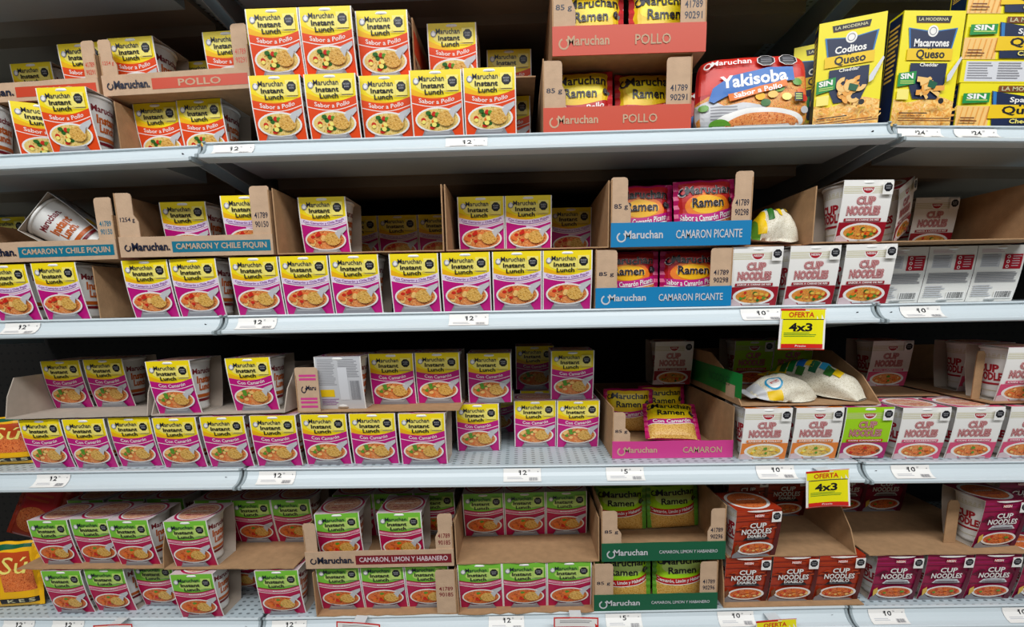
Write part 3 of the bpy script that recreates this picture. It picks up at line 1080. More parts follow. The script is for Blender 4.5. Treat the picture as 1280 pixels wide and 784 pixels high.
def pillow(W, H, T, art, name, seed=0, p=4.0, crimp=0.009, outline=None, wr=0.0014, backcol='bag_red', step=0.0065):
    """upright bag: base centre at the origin, print facing -y"""
    def prof(x, z):
        q = max(0.0, 1 - abs(x / (W / 2 - crimp)) ** p) ** 0.55 if abs(x) < W / 2 - crimp else 0.0
        r = max(0.0, 1 - abs((z - H / 2) / (H / 2)) ** p) ** 0.55
        t = q * r
        return T / 2 * t + wr * (noise.noise(Vector((x * 38 + seed, z * 30, seed * 1.7))) * (0.35 + 0.65 * t))

    def shape(x, z):
        if outline:
            return outline(x, z)
        k = 0.0018 * noise.noise(Vector((z * 60, seed * 3.1, 0)))
        kk = 0.0022 * noise.noise(Vector((x * 50, seed * 2.3, 4)))
        return x + (k if abs(x) > W * 0.3 else 0), z + (kk if z > H * 0.7 else 0)
    m = MB()
    gx = [-W / 2 + W * i / max(8, round(W / step)) for i in range(max(8, round(W / step)) + 1)]
    gz = [H * i / max(8, round(H / step)) for i in range(max(8, round(H / step)) + 1)]

    def fn(x, y, l):
        X, Z = x - W / 2, H - y
        sx, sz = shape(X, Z)
        return (sx, -prof(X, Z) - 0.0006 - l * 0.00022, max(0.0004, sz))
    cx = [g + W / 2 for g in gx[1:-1]]
    cy = [H - g for g in gz[1:-1]]
    m.art(art, fn, cx, cy, smooth=False, clip=True)
    bk = Art(W, H)
    bk.rect(0, 0, 1, 1, backcol)
    m.art(bk, lambda x, y, l: ((lambda q: (q[0], -q[1] - 0.0002, q[2]))(fn(W - x, y, 0)) if False else (shape(x - W / 2, H - y)[0], prof(x - W / 2, H - y) + 0.0006, max(0.0004, shape(x - W / 2, H - y)[1]))), cx, cy)
    # crimped ends: thin ridged strips
    me = m.mesh(name)
    seals = []
    if crimp and not outline:
        for sd in (-1, 1):
            k = MB()
            n = 14
            x0 = sd * (W / 2 - crimp)
            x1 = sd * (W / 2 + 0.001)
            v, f = [], []
            for i in range(n + 1):
                z = 0.002 + (H - 0.004) * i / n
                for x in (x0, (x0 + x1) / 2, x1):
                    dy = 0.0012 * math.sin(3 * i) - (0.0028 if x != x1 else 0.0012)
                    v.append((x, dy, z))
            for i in range(n):
                for j in range(2):
                    f.append((3 * i + j, 3 * i + j + 1, 3 * i + j + 4, 3 * i + j + 3))
            k.add(v, f, backcol)
            seals.append(k.mesh('end_seal'))
    return me, seals


RAMEN = {}


def ramen(f, s, b, u, d, h, label, yaw=0, pitch=0, roll=0, H=0.104):
    W, T = 0.116, 0.030
    key = (f, H)
    if key not in RAMEN:
        bc = {'pollo': 'bag_red', 'picante': 'bag_magenta', 'camaron': 'bag_magenta', 'limon': 'leaf'}[f]
        RAMEN[key] = pillow(W, H, T, ramen_art(f, W, H), 'wrapper', seed=len(RAMEN) + 1, backcol=bc)
    root = bpy.data.objects.new('ramen_packet', None)
    COL.objects.link(root)
    link('wrapper', RAMEN[key][0], root)
    for me in RAMEN[key][1]:
        link('end_seal', me, root)
    put(root, s, b, u, d, h, math.radians(yaw), math.radians(pitch), math.radians(roll))
    tag(root, label, 'ramen packet', {'pollo': 'chicken ramen packets', 'picante': 'magenta spicy ramen packets', 'camaron': 'shrimp ramen packets', 'limon': 'green ramen packets'}[f])
    return root


# =================================================================== TOP SHELF
GT = 'noodle cup trays'
GR = 'ramen trays'
U1 = 0.1105
tray(1, 'L', (-0.520, -0.224), 0.050, U1, 'kraft tray with orange label strip at the far left of the topmost tier', GT, strip=(0.034, 'lunch', 'tray_red', 'POLLO', 0.43, 'kraft_light'), rf=(0.026, 0.098, ('41789', '90291'), 'tray_red', 0.0), Hs=0.075, depth=0.33)
tray(1, 'L', (-0.216, 0.074), 0.050, U1, 'kraft tray with orange POLLO strip, beside the tall orange cup stack', GT, strip=(0.036, 'lunch', 'tray_red', 'POLLO', 0.34, 'kraft_light'), lf=(0.032, 0.098, ('1254 g',), 'tray_red', 0.007), rf=(0.030, 0.110, ('41789', '90291'), 'tray_red', 0.0), Hs=0.075, depth=0.33)
row(1, 'L', 0.0, [('P', -0.4808, 0.008), ('P', -0.3769, 0.050, 26), ('P', -0.2533, -0.004, 3)], 'far left front of the topmost tier')
tray(1, 'L', (-0.197, -0.024), 0.045, 0.0, 'kraft tray under the POLLO tray, holding two shaded orange cups', GT, Hs=0.100, depth=0.30, walls='l')
row(1, 'L', 0.0027, [('P', -0.1480, 0.085), ('P', -0.0534, 0.080)], 'in shade beneath the POLLO strip tray')
row(1, 'L', U1 + 0.0027, [('P', -0.2780, 0.078, 0, 'yellow and orange noodle cup behind the far left strip tray of the topmost tier')])
row(1, 'L', U1 + 0.0027, [('P', -0.4440, 0.135, 0, 'dim yellow and orange noodle cup deep at the top left corner')])
row(1, 'L', U1 + 0.0027, [('P', -0.1670, 0.070, 0, 'yellow and orange noodle cup behind the weight flap of the POLLO tray'), ('P', 0.0224, 0.070, 0, 'yellow and orange noodle cup at the right end of the POLLO tray'), ('P', -0.1041, 0.168, 0, 'dim yellow and orange noodle cup deep inside the POLLO tray')])
row(1, 'M', 0.0, [('P', 0.1404, -0.001), ('P', 0.2378, 0.0), ('P', 0.3311, 0.012), ('P', 0.4244, -0.002, 0), ('P', 0.5186, -0.004)], 'lower row of the tall orange stack')
row(1, 'M', CH + 0.001, [('P', 0.1449, 0.004), ('P', 0.2382, 0.004), ('P', 0.3315, 0.020)], 'upper row of the tall orange stack')


def print_orange(W, H):
    a = Art(W, H)
    a.n = 1
    a.rect(0.0, 0.18, 0.7, 0.55, 'tray_red', 1)
    a.text('Maruchan', 0.13, 0.70, 0.22, 0.2, 'navy', 2)
    a.rect(0.02, 0.82, 0.5, 0.92, 'tray_red', 1)
    return a


tray(1, 'M', (0.3795, 0.602), 0.045, U1, 'kraft tray with orange printed side, behind the right end of the tall orange stack', GT, Hs=0.105, depth=0.33, walls='l', wall_art=('l', print_orange, 1))
row(1, 'M', U1 + 0.0027, [('P', 0.4480, 0.075, 0, 'yellow and orange noodle cup beside the orange printed tray side'), ('P', 0.5530, 0.175, 0, 'dim yellow and orange noodle cup at the right rear of that stack')])
row(1, 'M', 0.0, [('P', 0.5467, 0.115, 0, 'yellow and orange noodle cup peeking out behind the stack, next to the ramen tray')])

tray(1, 'M', (0.612, 0.872), 0.003, 0.0, 'orange fronted POLLO ramen tray, lower of its pair', GR, strip=(0.041, 'ramen', 'tray_red', 'POLLO', 0.655, 'kraft_light'), lf=(0.040, 0.118, ('85 g',), 'navy', 0.006), rf=(0.044, 0.118, ('41789', '90291'), 'navy', 0.0), Hs=0.1215)
tray(1, 'M', (0.630, 0.893), 0.0, 0.1225, 'orange fronted POLLO ramen tray, upper of its pair', GR, strip=(0.046, 'ramen', 'tray_red', 'POLLO', 0.655, 'kraft_light'), lf=(0.040, 0.13, ('85 g',), 'navy', 0.006), rf=(0.044, 0.13, ('41789', '90291'), 'navy', 0.0), Hs=0.125)
ramen('pollo', 1, 'M', 0.6828, 0.045, 0.0028, 'yellow and red ramen packet, left one in the lower POLLO tray', yaw=-4, pitch=-6, H=0.117)
ramen('pollo', 1, 'M', 0.8088, 0.055, 0.0028, 'yellow and red ramen packet, right one in the lower POLLO tray', yaw=3, pitch=-8, H=0.117)
ramen('pollo', 1, 'M', 0.7023, 0.045, 0.1262, 'yellow and red ramen packet, left one in the upper POLLO tray', yaw=-3, pitch=-4, H=0.118)
ramen('pollo', 1, 'M', 0.8298, 0.045, 0.1262, 'yellow and red ramen packet, right one in the upper POLLO tray', yaw=3, pitch=-4, H=0.118)


# yakisoba tray wrapped in printed film
def yaki_art(W, H):
    a = Art(W, H)
    a.rect(0, 0, 1, 1, 'bag_red', 0)
    a.strip(lambda u: 0.02, lambda u: 0.52, 'red', 0.02, 0.98)
    a.poly([(0.0, 0.62), (0.10, 0.55), (0.85, 0.36), (1.0, 0.30), (1.0, 1.0), (0.0, 1.0)], 'noodles_beef')
    a.poly([(0.0, 0.66), (0.12, 0.60), (0.34, 0.78), (0.10, 0.98), (0.0, 1.0)], 'light_grey')
    a.poly([(0.10, 0.72), (0.40, 0.66), (0.62, 0.72), (0.30, 0.98), (0.14, 1.0)], 'light_grey')
    a.lines(0.12, 0.70, 0.36, 0.90, 5, 'grey')
    a.ell(0.55, 0.98, 0.42, 0.24, 'white', a0=180, a1=360)
    a.ell(0.58, 1.02, 0.36, 0.22, 'noodles_shrimp', a0=180, a1=360)
    a.ell(0.20, 0.96, 0.10, 0.09, 'leaf')
    for x, y, c in ((0.60, 0.68, 'green'), (0.72, 0.50, 'leaf'), (0.92, 0.55, 'shrimp'), (0.88, 0.42, 'leaf'), (0.55, 0.60, 'amber'), (0.78, 0.62, 'pale_yellow'), (0.66, 0.58, 'noodle'), (0.94, 0.64, 'red'), (0.06, 0.72, 'leaf'), (0.95, 0.80, 'light_grey')):
        a.ell(x, y, 0.045, 0.05, c, n=10)
    a.poly([(0.10, 0.62), (0.13, 0.46), (0.17, 0.42), (0.30, 0.31), (0.62, 0.22), (0.84, 0.22), (0.85, 0.40), (0.30, 0.55), (0.14, 0.66)], 'royal')
    a.text('Yakisoba', 0.49, 0.365, 0.58, 0.155, 'white', off=0.03, rot=-0.09)
    a.poly([(0.26, 0.56), (0.77, 0.40), (0.79, 0.48), (0.28, 0.65)], 'orange')
    a.text('Sabor a Pollo', 0.525, 0.525, 0.42, 0.065, 'white', off=0.03, rot=-0.165)
    a.ring(0.075, 0.135, 0.035, 0.05, 0.35, 'white')
    a.text('Maruchan', 0.285, 0.12, 0.36, 0.075, 'white', off=0.015)
    for x in (0.60, 0.80):
        octagon(a, x, 0.125, 0.088, 0.082, 'white')
        octagon(a, x, 0.125, 0.080, 0.075, 'black')
        a.lines(x - 0.05, 0.09, x + 0.05, 0.165, 3, 'grey', rag=0)
    a.rect(0.84, 0.58, 0.92, 0.70, 'black')
    a.lines(0.85, 0.60, 0.91, 0.69, 3, 'pale_lime', rag=0)
    return a


def yaki_outline(W, H):
    def f(x, z):
        nx, nz = x / (W / 2), (z - H / 2) / (H / 2)
        # squircle corners
        kx = math.sqrt(max(0, 1 - 0.16 * nz ** 6 * 1.0))
        kz = math.sqrt(max(0, 1 - 0.22 * nx ** 6 * 1.0))
        return x * kx * (1.0 - 0.03 * nz), H / 2 + nz * kz * H / 2
    return f


YW, YH = 0.195, 0.130
ymesh, _ = pillow(YW, YH, 0.035, yaki_art(YW, YH), 'printed_film', seed=9, p=5, crimp=0.0, outline=yaki_outline(YW, YH), wr=0.0028, backcol='white', step=0.007)


def yakisoba(u, d, label):
    root = bpy.data.objects.new('yakisoba_pack', None)
    COL.objects.link(root)
    o = link('printed_film', ymesh, root)
    o.location = (0, 0, 0)
    m = MB()
    f = yaki_outline(YW, YH)
    ring = []
    n = 40
    for i in range(n):
        t = 2 * math.pi * i / n
        c, sn = math.cos(t), math.sin(t)
        k = max(abs(c), abs(sn))
        ring.append(f(c / k * YW / 2, YH / 2 + sn / k * YH / 2))
    v = [(x, 0.0, z) for x, z in ring] + [(x * 0.93, 0.02, YH / 2 + (z - YH / 2) * 0.93) for x, z in ring] + [(x * 0.85, 0.055, YH / 2 + (z - YH / 2) * 0.85) for x, z in ring]
    fc = []
    for k in range(2):
        fc += [(k * n + i, k * n + (i + 1) % n, (k + 1) * n + (i + 1) % n, (k + 1) * n + i) for i in range(n)]
    fc.append(tuple(range(2 * n, 3 * n)))
    m.add(v, fc, 'white', True)
    link('plastic_bowl', m.mesh('plastic_bowl'), root)
    put(root, 1, 'M', u, d, 0.001, math.radians(-3), math.radians(-7))
    tag(root, label, 'instant noodle pack', 'yakisoba packs')


yakisoba(0.9888, 0.03, 'red and blue wrapped noodle pack standing beside the orange ramen trays')
yakisoba(0.9967, 0.165, 'shaded red noodle pack hidden behind the front red and blue one')


# pasta cartons
def pasta_art(W, H, name, kind):
    a = Art(W, H)
    if kind == 'tall':
        a.rect(0, 0, 1, 1, 'queso_yellow', 0)
        a.strip(lambda u: 0.76 + 0.03 * math.sin(7 * u), lambda u: 1, 'pasta_print', 0, 1)
        a.poly([(0.22, 0.055), (0.76, 0.055), (0.76, 0.105), (0.22, 0.105)], 'brown')
        a.poly([(0.20, 0.045), (0.78, 0.045), (0.76, 0.10), (0.22, 0.10)], 'black')
        a.text('LA MODERNA', 0.49, 0.073, 0.48, 0.026, 'gold', off=0.02)
        a.poly([(0.10, 0.145), (0.5, 0.175), (0.90, 0.145), (0.84, 0.345), (0.16, 0.345)], 'queso_blue')
        a.poly([(0.13, 0.155), (0.5, 0.185), (0.87, 0.155), (0.82, 0.345), (0.18, 0.345)], 'queso_navy')
        a.ell(0.5, 0.175, 0.085, 0.05, 'white')
        a.ring(0.5, 0.175, 0.06, 0.035, 0.2, 'grey')
        a.text(name, 0.5, 0.275, 0.46 if len(name) < 9 else 0.56, 0.062, 'white', off=0.03)
        a.poly([(0.20, 0.45), (0.80, 0.45), (0.80, 0.62), (0.70, 0.76), (0.30, 0.76), (0.20, 0.62)], 'queso_navy')
        a.rect(0.12, 0.325, 0.86, 0.425, 'band_yellow')
        a.text('Queso', 0.5, 0.378, 0.46, 0.085, 'black', off=0.03)
        a.ell(0.455, 0.325, 0.012, 0.007, 'black')
        a.ell(0.50, 0.325, 0.012, 0.007, 'black')
        a.text('Cheddar', 0.5, 0.465, 0.30, 0.03, 'white', off=0.02)
        a.poly([(0.02, 0.54), (0.31, 0.52), (0.31, 0.63), (0.02, 0.66)], 'sin_green')
        a.text('SIN', 0.16, 0.565, 0.2, 0.045, 'white', off=0.04, rot=-0.05)
        a.lines(0.06, 0.605, 0.28, 0.64, 2, 'pale_lime', rag=0)
        a.rect(0.03, 0.68, 0.22, 0.77, 'pale_yellow')
        r = random.Random(len(name))
        for k in range(14):
            an = r.random() * 3.14
            cx, cy = 0.56 + 0.30 * (r.random() - 0.5), 0.655 + 0.15 * (r.random() - 0.5)
            c = 'pasta_light' if k % 2 else 'pasta'
            if kind == 'tall' and name[0] == 'M':
                dx, dy = 0.09 * math.cos(an), 0.045 * math.sin(an)
                a.poly([(cx - dx - dy * .4, cy - dy + dx * .25), (cx + dx - dy * .4, cy + dy + dx * .25), (cx + dx + dy * .4, cy + dy - dx * .25), (cx - dx + dy * .4, cy - dy - dx * .25)], c)
            else:
                a.ring(cx, cy, 0.11, 0.06, 0.6, c, a0=math.degrees(an), a1=math.degrees(an) + 200, n=10)
        a.poly([(0.52, 0.60), (0.66, 0.63), (0.62, 0.68), (0.50, 0.66)], 'deep_green')
        a.poly([(0.80, 0.56), (0.98, 0.40), (1.0, 0.42), (0.86, 0.60), (0.80, 0.62)], 'silver')
        for k in range(40):
            x, y, an = r.random(), 0.80 + 0.16 * r.random(), r.random() * 3.14
            dx, dy = 0.05 * math.cos(an), 0.02 * math.sin(an)
            a.poly([(x - dx - dy * .3, y - dy + dx * .18), (x + dx - dy * .3, y + dy + dx * .18), (x + dx + dy * .3, y + dy - dx * .18), (x - dx + dy * .3, y - dy - dx * .18)], ('pasta_light', 'pasta', 'noodle')[k % 3])
        a.ell(0.70, 0.80, 0.045, 0.025, 'black')
        a.rect(0.04, 0.903, 0.5, 0.912, 'black')
        a.text('Cont. Net. 200 g', 0.25, 0.93, 0.42, 0.018, 'brown', off=0.03)
        a.lines(0.03, 0.95, 0.97, 0.99, 2, 'brown', rag=0.1)
    else:
        a.rect(0, 0, 1, 1, 'queso_yellow', 0)
        a.rect(0.0, 0.52, 0.31, 1.0, 'pasta_light')
        for k in range(6):
            a.poly([(0.02 + 0.05 * k, 0.98), (0.05 + 0.05 * k, 0.55), (0.06 + 0.05 * k, 0.55), (0.03 + 0.05 * k, 0.98)], 'pasta')
        a.rect(0.36, 0.06, 0.86, 0.20, 'brown')
        a.text('LA MODERNA', 0.61, 0.13, 0.44, 0.09, 'gold', off=0.02)
        a.poly([(0.30, 0.18), (0.62, 0.30), (0.98, 0.18), (0.98, 0.98), (0.34, 0.98)], 'queso_navy')
        a.poly([(0.31, 0.19), (0.345, 0.21), (0.36, 0.55), (0.33, 0.55)], 'queso_blue')
        a.text('Spaghetti', 0.66, 0.40, 0.36, 0.15, 'white', off=0.02)
        a.poly([(0.30, 0.50), (0.98, 0.50), (0.98, 0.78), (0.29, 0.82)], 'band_yellow')
        a.text('Queso', 0.64, 0.64, 0.44, 0.21, 'black', off=0.03)
        a.ell(0.58, 0.515, 0.012, 0.025, 'black')
        a.ell(0.625, 0.515, 0.012, 0.025, 'black')
        a.text('Cheddar', 0.64, 0.88, 0.28, 0.10, 'pale_yellow', off=0.02)
        a.poly([(0.03, 0.25), (0.28, 0.23), (0.28, 0.45), (0.03, 0.48)], 'sin_green')
        a.text('SIN', 0.155, 0.315, 0.17, 0.11, 'white', off=0.04)
        a.lines(0.06, 0.39, 0.26, 0.44, 1, 'pale_lime', rag=0)
        a.lines(0.03, 0.80, 0.20, 0.94, 2, 'brown')
    return a


def panel_art(W, H):
    a = Art(W, H)
    a.rect(0, 0, 1, 1, 'queso_yellow', 0)
    a.rect(0.04, 0.06, 0.97, 0.94, 'silver')
    for x0, x1 in ((0.06, 0.30), (0.34, 0.58), (0.62, 0.95)):
        a.lines(x0, 0.12, x1, 0.88, 7, 'grey', fill=0.5)
    return a


def carton(W, H, D, front, label, s, b, u, d, h, yaw=0.0, side=None, group='cheese pasta cartons'):
    m = MB()
    x0 = W / 2
    m.box(-x0, 0, 0, x0, D, H, 'queso_yellow')
    m.art(front, lambda x, y, l: (x - x0, -0.0002 - l * 0.00016, H - y), clip=True)
    sa = Art(D, H)
    sa.rect(0.06, 0.02, 0.94, 0.98, side or 'queso_navy')
    sa.lines(0.15, 0.1, 0.85, 0.6, 12, 'noodle')
    for sg in (-1, 1):
        m.art(sa, lambda x, y, l: (sg * (x0 + 0.0002 + l * 0.00016), x if sg > 0 else D - x, H - y))
    root = bpy.data.objects.new('pasta_carton', None)
    COL.objects.link(root)
    link('carton_body', m.mesh('carton_body'), root)
    m2 = MB()
    m2.box(-x0 + 0.001, 0.002, H, x0 - 0.001, D * 0.55, H + 0.0006, 'queso_yellow')
    link('end_flap', m2.mesh('end_flap'), root)
    put(root, s, b, u, d, h, math.radians(yaw))
    tag(root, label, 'pasta carton', group)


cod = pasta_art(0.100, 0.178, 'Coditos', 'tall')
carton(0.100, 0.178, 0.032, cod, 'yellow elbow pasta carton turned slightly left, on the topmost tier', 1, 'M', 1.152, 0.020, 0.0005, -20)
carton(0.100, 0.178, 0.032, cod, 'shaded yellow carton just behind the elbow pasta carton', 1, 'M', 1.152, 0.098, 0.0005, -24)
carton(0.100, 0.178, 0.032, cod, 'rearmost shaded yellow carton, beside the red noodle packs', 1, 'M', 1.156, 0.165, 0.0005, -24)
carton(0.104, 0.183, 0.033, pasta_art(0.104, 0.183, 'Macarrones', 'tall'), 'yellow macaroni carton standing upright left of the spaghetti pile', 1, 'R', 1.2735, 0.004, 0.0005, 0)
SW = 0.183
spa = pasta_art(SW, 0.070, 'Spaghetti', 'wide')
carton(SW, 0.070, 0.036, spa, 'yellow spaghetti carton at the bottom of its pile', 1, 'R', 1.3335 + SW / 2, 0.004, 0.0005, 0)
carton(SW, 0.036, 0.070, panel_art(SW, 0.036), 'spaghetti carton lying with its grey nutrition panel outward', 1, 'R', 1.334 + SW / 2, 0.004, 0.0715, 0, 'band_yellow')
carton(SW, 0.070, 0.036, spa, 'yellow spaghetti carton resting on the grey nutrition panel', 1, 'R', 1.3335 + SW / 2, 0.004, 0.1085, 0)
carton(SW, 0.070, 0.036, spa, 'topmost yellow spaghetti carton, cut by the picture edge', 1, 'R', 1.3335 + SW / 2, 0.004, 0.1795, 0)

# =================================================================== SECOND SHELF
row(2, 'L', 0.0, [('C', -0.4383, 0.004), ('C', -0.3309, 0.0), ('C', -0.1479, 0.002), ('C', -0.0540, 0.004)], 'second tier, lower row, left bay')
row(2, 'L', 0.0, [('C', -0.2135, 0.105, 0, 'shaded lavender banded noodle cup behind the left bay front row, second tier')])
row(2, 'M', 0.0, [('C', 0.0633, 0.004), ('C', 0.1576, 0.004), ('C', 0.2536, 0.0), ('C', 0.3649, 0.002), ('C', 0.4615, 0.0), ('C', 0.5572, 0.0), ('C', 0.6508, 0.0)], 'second tier, lower row, middle bay')
divider(2, 'L', -0.2625, 0.012, 0.30, 0.0005, 0.100, 'kraft board standing upright between the two left groups of the second tier')
tray(2, 'L', (-0.51, -0.196), 0.002, U1, 'kraft tray with teal CAMARON strip at the left edge, holding a toppled cup', GT, depth=0.24, strip=(0.037, 'lunch', 'teal', 'CAMARON Y CHILE PIQUIN', 0.365, 'kraft_light'), rf=(0.034, 0.112, ('41789', '90150'), 'teal', 0.0), Hs=0.08, lf=(0.05, 0.11, ('1254 g',), 'navy', 0.0))
row(2, 'L', U1 + 0.0027, [('C', -0.5562, 0.128, 0, 'lavender banded noodle cup at the left edge beside the toppled cup')])
# the toppled cup, its open side to the front
tc = noodle_cup('C', 'toppled noodle cup showing its white side, lying in the left teal strip tray')
Rm = Matrix.Rotation(math.radians(24) - PSI, 4, 'Z') @ Matrix.Rotation(math.radians(-52), 4, 'Y') @ Matrix.Rotation(math.radians(-90), 4, 'Z')
tc.rotation_euler = Rm.to_euler()
_zmin = min((Rm @ Vector(v.co))[2] for v in SLEEVES['C'].vertices)
_ctr = Rm @ Vector((0, 0, CH / 2))
_p = W3(2, 'L', -0.3516, 0.078, U1 + 0.0030)
tc.location = Vector((_p.x - _ctr.x, _p.y - _ctr.y, _p.z - _zmin))
tray(2, 'M', (-0.181, 0.107), 0.002, U1, 'kraft tray with teal CAMARON strip crossing the shelf joint', GT, strip=(0.037, 'lunch', 'teal', 'CAMARON Y CHILE PIQUIN', 0.345, 'kraft_light'), lf=(0.040, 0.115, ('1254 g',), 'navy', 0.008), rf=(0.036, 0.122, ('41789', '90150'), 'navy', 0.0), Hs=0.115)
row(2, 'M', U1 + 0.0027, [('C', -0.0938, 0.060, 0, 'lavender banded noodle cup inside the joint crossing teal tray, left one'), ('C', 0.0525, 0.018, 0, 'lavender banded noodle cup inside the joint crossing teal tray, right one')])
tray(2, 'M', (0.112, 0.424), 0.004, U1, 'kraft tray without front strip, holding one cup ahead of three dim ones', GT, Hs=0.118, notch=0.004)
row(2, 'M', U1 + 0.0027, [('C', 0.1862, 0.045, 0, 'lavender banded noodle cup standing alone at a stripless tray front')])
row(2, 'M', U1 + 0.0027, [('C', 0.1884, 0.245), ('C', 0.2817, 0.245), ('C', 0.3750, 0.245)], 'dim at the stripless tray back')
tray(2, 'M', (0.428, 0.7285), 0.004, U1, 'kraft tray without front strip, holding two lit cups and a dim one', GT, Hs=0.118, notch=0.004)
row(2, 'M', U1 + 0.0027, [('C', 0.4892, 0.072, 0, 'lavender banded noodle cup, left of the two lit ones in the tray'), ('C', 0.5825, 0.072, 0, 'lavender banded noodle cup, right of the two lit ones in the tray'), ('C', 0.6795, 0.20, 0, 'dim lavender banded noodle cup left of the blue ramen trays')])
tray(2, 'M', (0.703, 0.955), 0.002, 0.0006, 'blue fronted ramen tray, lower of its pair', GR, strip=(0.037, 'ramen', 'blue', 'CAMARON PICANTE', 0.70, 'light_grey'), lf=(0.040, 0.106, ('85 g',), 'navy', 0.0), rf=(0.040, 0.106, ('41789', '90298'), 'navy', 0.0), Hs=0.107)
tray(2, 'M', (0.731, 0.985), 0.0, 0.1105, 'blue fronted ramen tray, upper of its pair', GR, strip=(0.043, 'ramen', 'blue', 'CAMARON PICANTE', 0.70, 'light_grey'), lf=(0.036, 0.122, ('85 g',), 'navy', 0.006), rf=(0.036, 0.128, ('41789', '90298'), 'navy', 0.004), Hs=0.118)
ramen('picante', 2, 'M', 0.7698, 0.040, 0.0028, 'magenta and red ramen packet, left one in the lower blue tray', yaw=-2, pitch=-3)
ramen('picante', 2, 'M', 0.8918, 0.040, 0.0028, 'magenta and red ramen packet, right one in the lower blue tray', yaw=2, pitch=-3)
ramen('picante', 2, 'M', 0.7988, 0.055, 0.1142, 'magenta and red ramen packet, left one in the upper blue tray', yaw=-5, pitch=-6, H=0.118)
ramen('picante', 2, 'M', 0.9183, 0.038, 0.1165, 'magenta and red ramen packet, right one in the upper blue tray', yaw=4, pitch=-4, roll=-3, H=0.118)

row(2, 'M', 0.0, [('D', 1.0018, 0.004), ('D', 1.1066, 0.004), ('D', 1.2051, 0.0)], 'front row of the second tier')
row(2, 'M', 0.0, [('D', 1.1074, 0.115, 0, 'shaded dark red noodle cup in the gap behind the first two white ones')])
row(2, 'R', 0.0, [('Db', 1.3118, 0.06), ('Db', 1.4051, 0.06), ('Db', 1.4984, 0.06)], 'second tier')
tray(2, 'M', (1.098, 1.216), 0.002, U1, 'kraft noodle tray with high left flap behind the raised white and red cup', GT, Hs=0.1, walls='l', depth=0.3, notch=0.003)
row(2, 'M', U1 + 0.0027, [('D', 1.1933, 0.008, 3, 'white and dark red noodle cup standing in the upper tray')])
tray(2, 'R', (1.2235, 1.535), 0.002, U1, 'long kraft tray at the right edge above the grey cup backs', GT, Hs=0.11, walls='r', depth=0.40, notch=0.004)
row(2, 'R', U1 + 0.0027, [('D', 1.4596, 0.175, 0, 'dim white and dark red noodle cup at the rear of the right tray')])
lc = noodle_cup('D', 'white and dark red noodle cup leaning over behind the raised cup')
put(lc, 2, 'R', 1.322, 0.14, U1 + 0.03, math.radians(38), 0, math.radians(-22))
# place the leaning cup on the tray floor
_m = lc.rotation_euler.to_matrix()
_z = min((_m @ Vector(v.co))[2] for v in SLEEVES['D'].vertices)
lc.location.z = zat(2, 'R', 1.3) + U1 + 0.0045 - _z


# plump bags of rice / pasta
def plump(W, D, H, patches, name, seed, base='rice_print'):
    """lying bag: patches are (x0,x1,s0,s1,ink) on the outside, s runs from the front hem over the top to the back"""
    m = MB()
    nx, ns = 30, 20

    def P(x, sv, off=0.0):
        q = max(0.02, 1 - abs(2 * x - 1) ** 2.3) ** 0.75
        ph = math.radians(-25 + 230 * sv)
        rr = 1 + 0.22 * noise.noise(Vector((x * 4 + seed, math.cos(ph) * 1.5, math.sin(ph) * 1.5)))
        rr += 0.06 * noise.noise(Vector((x * 14 + seed, math.cos(ph) * 4, math.sin(ph) * 4)))
        yy = -D / 2 * (0.35 + 0.65 * q) * math.cos(ph) * rr
        zz = H * 0.36 + H * 0.64 * (q * math.sin(ph) if math.sin(ph) > 0 else math.sin(ph) * 0.8 * q) * rr - H * 0.30 * (1 - q) * 0.4
        r = Vector((0, -math.cos(ph), math.sin(ph))) * off
        return ((x - 0.5) * W, yy + r.y, max(0.001, zz) + max(0, r.z))
    a = Art(1, 1)
    a.rect(0, 0, 1, 1, base, 0)
    for x0, x1, s0, s1, c in patches:
        if x1 is None:
            a.ell(x0, s0, s1[0], s1[1], c)
        else:
            sk = (s1 - s0) * 0.3
            a.poly([(x0 + sk * .2, s0), (x1 + sk * .2, s0), (x1 - sk * .2, s1), (x0 - sk * .2, s1)], c)
    m.art(a, lambda x, y, l: P(x, y, 0.0004 + l * 0.0002), [i / nx for i in range(1, nx)], [i / ns for i in range(1, ns)], smooth=True, clip=True)
    # underside
    v = [P(i / nx, 0) for i in range(nx + 1)] + [P(i / nx, 1) for i in range(nx + 1)]
    m.add(v, [(i, i + 1, nx + 2 + i, nx + 1 + i) for i in range(nx)], base)
    return m.mesh(name)


def lay_bag(me, s, b, u, d, h, label, yaw, roll=0, pitch=0, cat='bag of rice', kind='rice_bag', ends=None):
    root = bpy.data.objects.new(kind, None)
    COL.objects.link(root)
    link('bag_body', me, root)
    xs = [v.co.x for v in me.vertices]
    k = MB()
    x0 = min(xs)
    k.add([(x0 + 0.004, -0.025, 0.014), (x0 - 0.012, -0.03, 0.012), (x0 - 0.012, 0.03, 0.018), (x0 + 0.004, 0.025, 0.02), (x0 + 0.004, -0.025, 0.0155), (x0 - 0.012, -0.03, 0.0135), (x0 - 0.012, 0.03, 0.0195), (x0 + 0.004, 0.025, 0.0215)],
          [(0, 1, 2, 3), (7, 6, 5, 4), (0, 4, 5, 1), (1, 5, 6, 2), (2, 6, 7, 3), (3, 7, 4, 0)], ends or 'band_yellow')
    k_me = k.mesh('end_seal')
    link('end_seal', k_me, root)
    put(root, s, b, u, d, h, math.radians(yaw), math.radians(pitch), math.radians(roll))
    rm = root.rotation_euler.to_matrix()
    root.location.z -= min((rm @ v.co).z for q in (me, k_me) for v in q.vertices)
    tag(root, label, cat, None)


